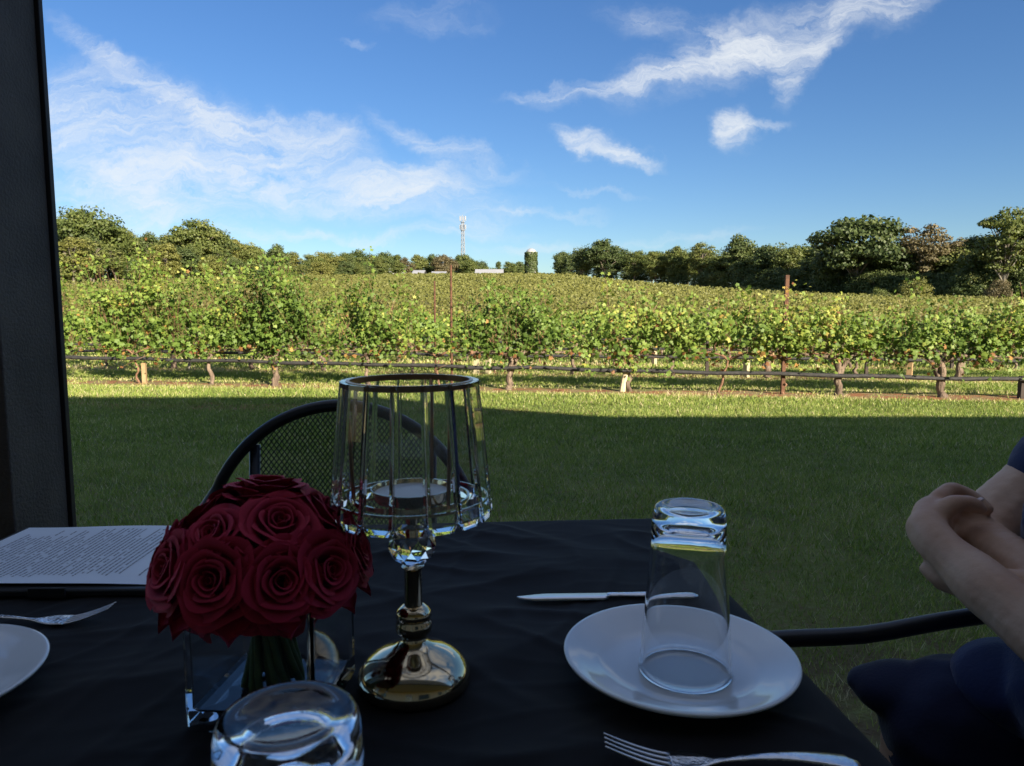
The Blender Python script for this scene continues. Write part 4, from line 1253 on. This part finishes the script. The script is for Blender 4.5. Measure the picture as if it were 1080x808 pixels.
chair((1.05, .705, 0), R(-90), 'black patio armchair with a curved arm tube that the person sits in', a=.285, zc=.60, top=.90, armz=.655, armk=1.64)

# ---- person ------------------------------------------------------------
M['skin'] = pbr('skin', (.66, .435, .31), .55, spec=.3, col2=(.58, .34, .23), vscale=18, bump=(.6, .002), bscale=75)
M['shirt'] = pbr('shirt', (.020, .030, .095), .9, sheen=.25, bump=(.35, .002), var=.25, bscale=220)
M['shorts'] = pbr('shorts', (.014, .020, .060), .9, sheen=.2, bump=(.35, .002), bscale=240)
M['hair'] = pbr('hair', (.10, .07, .05), .7, bump=(.9, .004), bscale=160)
M['shoe'] = pbr('shoe', (.05, .05, .055), .6)
M['eye'] = pbr('eye', (.7, .7, .68), .2)
def blob(name, chains, balls, vox, mat, parent, smooth_it=6, disp=None):
    bm = bmesh.new()
    def ball(c, r):
        rr = r if hasattr(r, '__len__') else (r, r, r)
        mtx = Matrix.Translation(c) @ Matrix.Diagonal((*rr, 1))
        bmesh.ops.create_icosphere(bm, subdivisions=3, radius=1, matrix=mtx)
    for ch in chains:
        # interpolate a smooth centreline and radii
        P_ = [Vector(p[:3]) for p in ch]; rs = [p[3] for p in ch]
        for i in range(len(P_) - 1):
            d = (P_[i + 1] - P_[i]).length; k = max(2, int(d / (min(rs[i], rs[i + 1]) * .35)))
            k = min(k, 26)
            for j in range(k + 1):
                t = j / k; p0, p1, p2, p3 = P_[max(0, i - 1)], P_[i], P_[i + 1], P_[min(len(P_) - 1, i + 2)]
                c = .5 * ((2 * p1) + (p2 - p0) * t + (2 * p0 - 5 * p1 + 4 * p2 - p3) * t * t + (3 * p1 - p0 - 3 * p2 + p3) * t ** 3)
                r = rs[i] + (rs[i + 1] - rs[i]) * smoothstep(t)
                mtx = Matrix.Translation(c) @ Matrix.Diagonal((r, r, r, 1)); bmesh.ops.create_icosphere(bm, subdivisions=2, radius=1, matrix=mtx)
    for c, r in balls: ball(Vector(c), r)
    me = bpy.data.meshes.new(name + '_raw'); bm.to_mesh(me); bm.free()
    o = bpy.data.objects.new(name + '_raw', me); COL.objects.link(o)
    md = o.modifiers.new('r', 'REMESH'); md.mode = 'VOXEL'; md.voxel_size = vox
    ms = o.modifiers.new('s', 'SMOOTH'); ms.factor = .6; ms.iterations = smooth_it
    dg = bpy.context.evaluated_depsgraph_get(); ev = o.evaluated_get(dg)
    res = bpy.data.meshes.new_from_object(ev); bpy.data.objects.remove(o, do_unlink=True); bpy.data.meshes.remove(me)
    res.name = name
    if disp:
        nv = len(res.vertices); co = np.empty(nv * 3, np.float32); res.vertices.foreach_get('co', co); co = co.reshape(-1, 3)
        no = np.empty(nv * 3, np.float32); res.vertex_normals.foreach_get('vector', no); no = no.reshape(-1, 3)
        co += no * disp(co)[:, None]; res.vertices.foreach_set('co', co.ravel()); res.update()
    return link_mesh(name, res, mat, parent)
def person():
    root = empty('person', (.835, .775, -.012), 0, 'person in a navy T-shirt seated at the right with arms folded', 'person')
    ox, oy = -.80, -.77
    def s(ch): return [(a + ox, b + oy, c, r) for a, b, c, r in ch]
    # left (near) arm: shoulder, elbow, wrist, hand curling over the other arm
    Ls = (.80, .575, 1.02); Le = (.625, .535, .715)
    larm = [(.82, .61, .985, .052), (.735, .555, .87, .050), (.66, .525, .735, .044), (.605, .575, .717, .047), (.560, .665, .742, .0435), (.525, .775, .780, .0345), (.508, .855, .808, .0265), (.507, .900, .826, .026)]
    palm = [(.508, .900, .828, .0245), (.530, .930, .838, .0225), (.552, .948, .840, .0195)]
    palm2 = [(.512, .900, .812, .020), (.534, .928, .815, .019), (.552, .945, .815, .017)]
    f = []
    for k, (dz, L_) in enumerate(((.020, .95), (.001, 1.05), (-.018, 1.0), (-.036, .8))):
        f.append([(.545, .942, .836 + dz, .0115), (.570, .958, .842 + dz, .0112), (.590, .962 + .002 * k, .838 + dz, .0092), (.606, .958, .829 + dz, .0095), (.618 - .03 * (1 - L_), .945, .819 + dz, .0080)])
    thumb = [(.520, .905, .838, .015), (.542, .910, .853, .0125), (.562, .914, .856, .0105), (.576, .917, .853, .0115), (.592, .922, .845, .0090)]
    # right (far) arm: upper arm comes down in front, forearm tucks under the left one
    rarm = [(.86, .985, 1.0, .058), (.79, 1.00, .915, .052), (.715, 1.005, .845, .048), (.635, .985, .785, .046), (.610, .940, .785, .042), (.602, .870, .790, .034), (.596, .800, .790, .026), (.588, .775, .790, .020)]
    rhand = [(.588, .780, .792, .019), (.545, .825, .786, .015), (.503, .850, .776, .0120), (.492, .868, .782, .0100)]
    rf = [[(.540, .815, .782 + d, .010), (.514, .838, .780 + d, .0092), (.500, .855, .780 + d, .0082)] for d in (-.012, -.001, .010)]
    head = [(.86, .78, 1.06, .058), (.85, .78, 1.14, .055)]
    torso = [(.86, .78, .52, .12), (.84, .78, .70, .11), (.85, .78, .88, .105), (.86, .78, .99, .08), (.86, .78, 1.05, .055)]
    legs = []
    for yy, kx, ky in ((.685, .47, .64), (.875, .53, .90)):
        legs.append([(.84, yy, .53, .085), (.66, (yy + ky) / 2, .54, .078), (kx, ky, .535, .058), (kx + .02, ky, .38, .052), (kx + .05, ky, .22, .046), (kx + .06, ky, .09, .034), (kx - .02, ky, .045, .034), (kx - .10, ky, .03, .028)])
    balls = [((.84 + ox, .78 + oy, 1.235), (.088, .072, .105)), ((.80 + ox, .78 + oy, 1.185), (.055, .05, .055)), ((.752 + ox, .78 + oy, 1.222), (.016, .011, .016)),
             ((.766 + ox, .78 + oy, 1.236), (.012, .009, .022)), ((.768 + ox, .78 + oy, 1.187), (.012, .024, .008)), ((.848 + ox, .705 + oy, 1.225), (.018, .007, .028)), ((.848 + ox, .855 + oy, 1.225), (.018, .007, .028)),
             ((.84 + ox, .64 + oy, .98), (.05, .06, .045)), ((.88 + ox, .92 + oy, .98), (.05, .06, .045))]
    def muscle(co):
        return .0012 * np.sin(co[:, 1] * 60 + co[:, 2] * 40) * np.sin(co[:, 0] * 55)
    body = blob('body', [s(c) for c in [larm, palm, palm2, thumb, rarm, rhand, head, torso] + f + rf + legs], balls, .0034, M['skin'], root, 3, muscle)
    # thumbnail
    nail = MB(); nail.box(-.006, .006, -.0045, .0045, -.001, .0012, Matrix.Rotation(R(-25), 3, 'Y'), (.586 + ox, .9195 + oy, .8580)); nail.build('nail', M['nail'], body, bevel=.0012)
    def folds(a1, a2):
        def f_(co):
            out = np.zeros(len(co))
            for i, c in enumerate(co):
                v = mnoise.noise(Vector((c[0] * 5, c[1] * 9, c[2] * 14))) ; w = mnoise.noise(Vector((c[0] * 8 + 4, c[1] * 9, c[2] * 6)))
                q = mnoise.noise(Vector((c[0] * 4 + v, c[1] * 3 + 7, c[2] * 12 + w)))
                out[i] = a1 * (1 - abs(v) * 2.6) + a2 * w + a1 * 1.1 * max(0, 1 - abs(q) * 3) ** 1.5
            return out
        return f_
    shirt = [[(.86, .78, .55, .165), (.80, .78, .62, .165), (.775, .77, .72, .165), (.79, .775, .85, .158), (.84, .78, .96, .13), (.86, .78, 1.02, .085)],
             [(.88, .78, .55, .155), (.875, .78, .75, .145), (.875, .78, .92, .130), (.88, .78, 1.005, .085)],
             [(.845, .625, .990, .066), (.865, .70, 1.01, .072), (.87, .78, 1.02, .078), (.88, .86, 1.01, .072), (.88, .94, .99, .068)],
             [(.845, .625, .985, .072), (.80, .590, .955, .068), (.752, .562, .890, .065)],
             [(.885, .93, .985, .070), (.855, .970, .965, .068), (.800, 1.0, .925, .063), (.748, 1.003, .876, .060)],
             [(.82, .84, .60, .13), (.76, .88, .66, .12)], [(.80, .66, .62, .14), (.70, .62, .66, .11)]]
    blob('t_shirt', [s(c) for c in shirt], [((.705 + ox, .825 + oy, .825), (.092, .12, .112)), ((.66 + ox, .76 + oy, .645), (.10, .16, .07)), ((.62 + ox, .86 + oy, .63), (.075, .08, .05))], .0065, M['shirt'], root, 4, folds(.0045, .006))
    sh = []
    for yy, kx, ky in ((.685, .47, .64), (.875, .53, .90)):
        sh.append([(.86, yy, .55, .115), (.70, (yy + ky) / 2, .555, .098), (kx + .05, ky, .55, .088), (kx + .015, ky, .545, .080), (kx + .02, ky, .47, .078)])
    blob('shorts', [s(c) for c in sh] , [((.86 + ox, .78 + oy, .55), (.15, .19, .11)), ((.50 + ox, .935 + oy, .585), (.055, .045, .032)), ((.485 + ox, .95 + oy, .588), (.045, .03, .020))], .0065, M['shorts'], root, 4, folds(.0045, .006))
    blob('hair', [], [((.86 + ox, .78 + oy, 1.262), (.094, .080, .096)), ((.885 + ox, .78 + oy, 1.22), (.075, .076, .085))], .005, M['hair'], root, 3, folds(.002, .004))
    for yy in (.752, .808):
        e = MB(); e.lathe([(.0005, -.011), (.006, -.009), (.0105, -.003), (.0105, .003), (.006, .009), (.0005, .011)], 16, at=(.771 + ox, yy + oy, 1.243)); e.build('eye', M['eye'], root)
    for kx, ky in ((.47, .64), (.53, .90)):
        blob('shoe', [s([(kx + .075, ky, .05, .048), (kx, ky, .045, .044), (kx - .10, ky, .038, .038), (kx - .14, ky, .033, .031)])], [], .006, M['shoe'], root, 3)
M['nail'] = pbr('nail', (.55, .36, .30), .3)
person()

# ================================================================== light, sky, camera
SUN_EL, SUN_AZ = R(22), R(35)      # azimuth: sun stands behind the camera, turned to the right
sd = Vector((math.sin(SUN_AZ) * math.cos(SUN_EL), -math.cos(SUN_AZ) * math.cos(SUN_EL), math.sin(SUN_EL)))
sl = bpy.data.lights.new('sun', 'SUN'); sl.energy = 5.0; sl.angle = R(.5); sl.color = (1.0, .86, .66)
so = bpy.data.objects.new('sun', sl); COL.objects.link(so); so.rotation_euler = sd.to_track_quat('Z', 'Y').to_euler(); so.location = (10, -10, 20)

w = bpy.data.worlds.new('World'); sc.world = w; w.use_nodes = True
nt = w.node_tree; nt.nodes.clear(); L = nt.links.new
out = N(nt, 'ShaderNodeOutputWorld'); bg = N(nt, 'ShaderNodeBackground'); L(bg.outputs[0], out.inputs[0])
sky = N(nt, 'ShaderNodeTexSky'); sky.sky_type = 'NISHITA'; sky.sun_disc = False
sky.sun_elevation = SUN_EL; sky.sun_rotation = PI - SUN_AZ; sky.altitude = 100; sky.air_density = 1.0; sky.dust_density = .1; sky.ozone_density = 1.6
SKY_STRENGTH = .05
bg.inputs[1].default_value = SKY_STRENGTH
def wm(op, a, b=None, c=None, clamp=False):
    n = N(nt, 'ShaderNodeMath', operation=op); n.use_clamp = clamp
    for i, v in enumerate((a, b, c)):
        if v is None: continue
        if isinstance(v, (int, float)): n.inputs[i].default_value = v
        else: L(v, n.inputs[i])
    return n.outputs[0]
tc = N(nt, 'ShaderNodeTexCoord'); sp = N(nt, 'ShaderNodeSeparateXYZ'); L(tc.outputs['Generated'], sp.inputs[0])
front_ = wm('GREATER_THAN', sp.outputs[1], .05)
dy = wm('MAXIMUM', sp.outputs[1], .05)
cb = N(nt, 'ShaderNodeCombineXYZ'); L(wm('DIVIDE', sp.outputs[0], dy), cb.inputs[0]); L(wm('DIVIDE', sp.outputs[2], dy), cb.inputs[1])
# wispy warp
def wnoise(vec, scale, detail=5, rough=.6, dist=0, color=False):
    n = N(nt, 'ShaderNodeTexNoise'); n.inputs['Scale'].default_value = scale; n.inputs['Detail'].default_value = detail; n.inputs['Roughness'].default_value = rough; n.inputs['Distortion'].default_value = dist
    L(vec, n.inputs['Vector']); return n.outputs['Color' if color else 'Fac']
def vmath(op, a, b):
    n = N(nt, 'ShaderNodeVectorMath', operation=op)
    for i, v in enumerate((a, b)):
        if isinstance(v, tuple): n.inputs[i].default_value = v
        else: L(v, n.inputs[i])
    return n.outputs[0]
wc = vmath('SUBTRACT', wnoise(cb.outputs[0], 5, 6, .62, color=True), (.5, .5, .5))
uv = vmath('ADD', cb.outputs[0], vmath('MULTIPLY', wc, (.17, .11, 0)))
wc2 = vmath('SUBTRACT', wnoise(cb.outputs[0], 16, 5, .62, color=True), (.5, .5, .5))
uv = vmath('ADD', uv, vmath('MULTIPLY', wc2, (.05, .04, 0)))
def pxuv(x, y):
    p = R(6.0); u = (x - 540) / 750; v = (404 - y) / 750
    d = (u, math.cos(p) + v * math.sin(p), -math.sin(p) + v * math.cos(p)); return d[0] / d[1], d[2] / d[1]
clouds = [(135, 75, 100, 13, -38, .55), (150, 165, 170, 70, -14, 1.0), (215, 120, 100, 16, -33, .8), (285, 150, 95, 26, -15, 1.1), (330, 195, 200, 26, -6, 1.15), (90, 110, 80, 40, -10, .6), (450, 188, 85, 13, 3, .7), (465, 160, 95, 11, -18, .65), (120, 205, 110, 28, 0, .55),
          (350, 150, 40, 16, -20, .7), (400, 208, 90, 12, 4, .7),
          (815, 40, 165, 30, 17, .95), (760, 55, 110, 20, 10, .7), (858, 62, 48, 17, 55, 1.2), (620, 88, 85, 8, 9, .75), (690, 78, 120, 12, 12, .6), (740, 30, 110, 16, -8, .5), (930, 5, 80, 16, 14, .7),
          (632, 155, 50, 14, -20, 1.5), (665, 168, 40, 7, -16, .9), (767, 141, 27, 21, 15, 1.6), (800, 133, 34, 6, 12, .5),
          (460, 20, 70, 14, 0, .25), (370, 45, 20, 5, 5, .3), (560, 222, 80, 5, 0, .45), (700, 250, 100, 6, 2, .35), (440, 246, 120, 7, 0, .5), (500, 235, 60, 10, 8, .35), (570, 262, 90, 7, 0, .4), (640, 205, 60, 4, -8, .25), (300, 246, 120, 7, 0, .35)]
acc = None
for (cx, cy, a, b, ang, st) in clouds:
    u0, v0 = pxuv(cx, cy)
    mp = N(nt, 'ShaderNodeMapping', vector_type='TEXTURE'); L(uv, mp.inputs[0])
    mp.inputs['Location'].default_value = (u0, v0, 0); mp.inputs['Rotation'].default_value = (0, 0, R(ang)); mp.inputs['Scale'].default_value = (a / 750 * 1.35, b / 750 * 1.5, 1)
    ln = N(nt, 'ShaderNodeVectorMath', operation='LENGTH'); L(mp.outputs[0], ln.inputs[0])
    mr = N(nt, 'ShaderNodeMapRange'); mr.interpolation_type = 'SMOOTHERSTEP'; L(ln.outputs['Value'], mr.inputs[0])
    mr.inputs[1].default_value = 1; mr.inputs[2].default_value = 0; mr.inputs[3].default_value = 0; mr.inputs[4].default_value = st
    acc = mr.outputs[0] if acc is None else wm('ADD', acc, mr.outputs[0])
# streaky texture stretched along the wind
mp = N(nt, 'ShaderNodeMapping'); mp.inputs['Rotation'].default_value = (0, 0, R(14)); mp.inputs['Scale'].default_value = (1, 3.2, 1); L(uv, mp.inputs[0])
tex = wnoise(mp.outputs[0], 7, 9, .62, .6)
tr = N(nt, 'ShaderNodeMapRange'); L(tex, tr.inputs[0]); tr.inputs[1].default_value = .34; tr.inputs[2].default_value = .66
mpf = N(nt, 'ShaderNodeMapping'); mpf.inputs['Rotation'].default_value = (0, 0, R(20)); mpf.inputs['Scale'].default_value = (1, 7, 1); L(uv, mpf.inputs[0])
fib = N(nt, 'ShaderNodeMapRange'); L(wnoise(mpf.outputs[0], 11, 9, .7, 1.2), fib.inputs[0]); fib.inputs[1].default_value = .36; fib.inputs[2].default_value = .66; fib.inputs[3].default_value = .45; fib.inputs[4].default_value = 1.25
cov = wm('MULTIPLY', wm('MULTIPLY', acc, wm('ADD', tr.outputs[0], .10)), wm('MULTIPLY', fib.outputs[0], front_))
cov = wm('SUBTRACT', 1.0, wm('POWER', 2.718, wm('MULTIPLY', cov, -1.25)))
cov = wm('MULTIPLY', cov, .92)
# unseen cirrus overhead and behind, added to lift the light in the shade
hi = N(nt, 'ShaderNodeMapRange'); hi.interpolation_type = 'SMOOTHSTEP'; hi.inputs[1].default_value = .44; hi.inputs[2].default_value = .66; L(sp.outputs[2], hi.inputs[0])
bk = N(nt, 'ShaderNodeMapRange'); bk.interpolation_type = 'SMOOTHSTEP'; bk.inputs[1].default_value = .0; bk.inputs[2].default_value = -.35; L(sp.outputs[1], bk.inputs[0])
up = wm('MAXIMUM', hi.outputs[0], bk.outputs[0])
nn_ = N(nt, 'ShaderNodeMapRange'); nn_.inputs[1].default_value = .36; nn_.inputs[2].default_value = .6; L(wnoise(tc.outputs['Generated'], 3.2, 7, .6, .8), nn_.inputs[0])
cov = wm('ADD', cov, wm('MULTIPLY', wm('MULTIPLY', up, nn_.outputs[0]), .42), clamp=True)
mx = N(nt, 'ShaderNodeMix', data_type='RGBA'); L(cov, mx.inputs[0])
hs = N(nt, 'ShaderNodeHueSaturation'); hs.inputs['Saturation'].default_value = 1.2; L(sky.outputs[0], hs.inputs['Color'])
tn = N(nt, 'ShaderNodeMix', data_type='RGBA', blend_type='MULTIPLY'); tn.inputs[0].default_value = 1; 
hz = N(nt, 'ShaderNodeMapRange'); hz.inputs[1].default_value = 0; hz.inputs[2].default_value = .42
sp0 = N(nt, 'ShaderNodeSeparateXYZ'); L(N(nt, 'ShaderNodeTexCoord').outputs['Generated'], sp0.inputs[0]); L(sp0.outputs[2], hz.inputs[0])
hc = N(nt, 'ShaderNodeMix', data_type='RGBA'); L(hz.outputs[0], hc.inputs[0]); hc.inputs[6].default_value = (.60, .73, .90, 1); hc.inputs[7].default_value = (.71, .82, 1.05, 1); L(hc.outputs[2], tn.inputs[7])
L(hs.outputs[0], tn.inputs[6]); L(tn.outputs[2], mx.inputs[6])
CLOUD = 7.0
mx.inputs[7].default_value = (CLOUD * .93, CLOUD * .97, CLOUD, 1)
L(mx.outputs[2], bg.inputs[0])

cam = bpy.data.cameras.new('camera'); co = bpy.data.objects.new('camera', cam); COL.objects.link(co)
co.location = (0, 0, 1.10); co.rotation_euler = (R(90 - 6.0), 0, 0)
cam.sensor_width = 36; cam.lens = 25.0; cam.clip_end = 5000; cam.clip_start = .02
cam.dof.use_dof = True; cam.dof.focus_distance = 2.0; cam.dof.aperture_fstop = 16
sc.camera = co
vs = sc.view_settings; vs.view_transform = 'Standard'; vs.look = 'None'; vs.exposure = 1.45; vs.gamma = 1; vs.use_curve_mapping = False
sc.cycles.use_denoising = True; sc.cycles.use_adaptive_sampling = True; sc.cycles.adaptive_threshold = .015
sc.cycles.max_bounces = 14; sc.cycles.transmission_bounces = 14; sc.cycles.glossy_bounces = 6; sc.cycles.diffuse_bounces = 4
sc.cycles.sample_clamp_indirect = 8
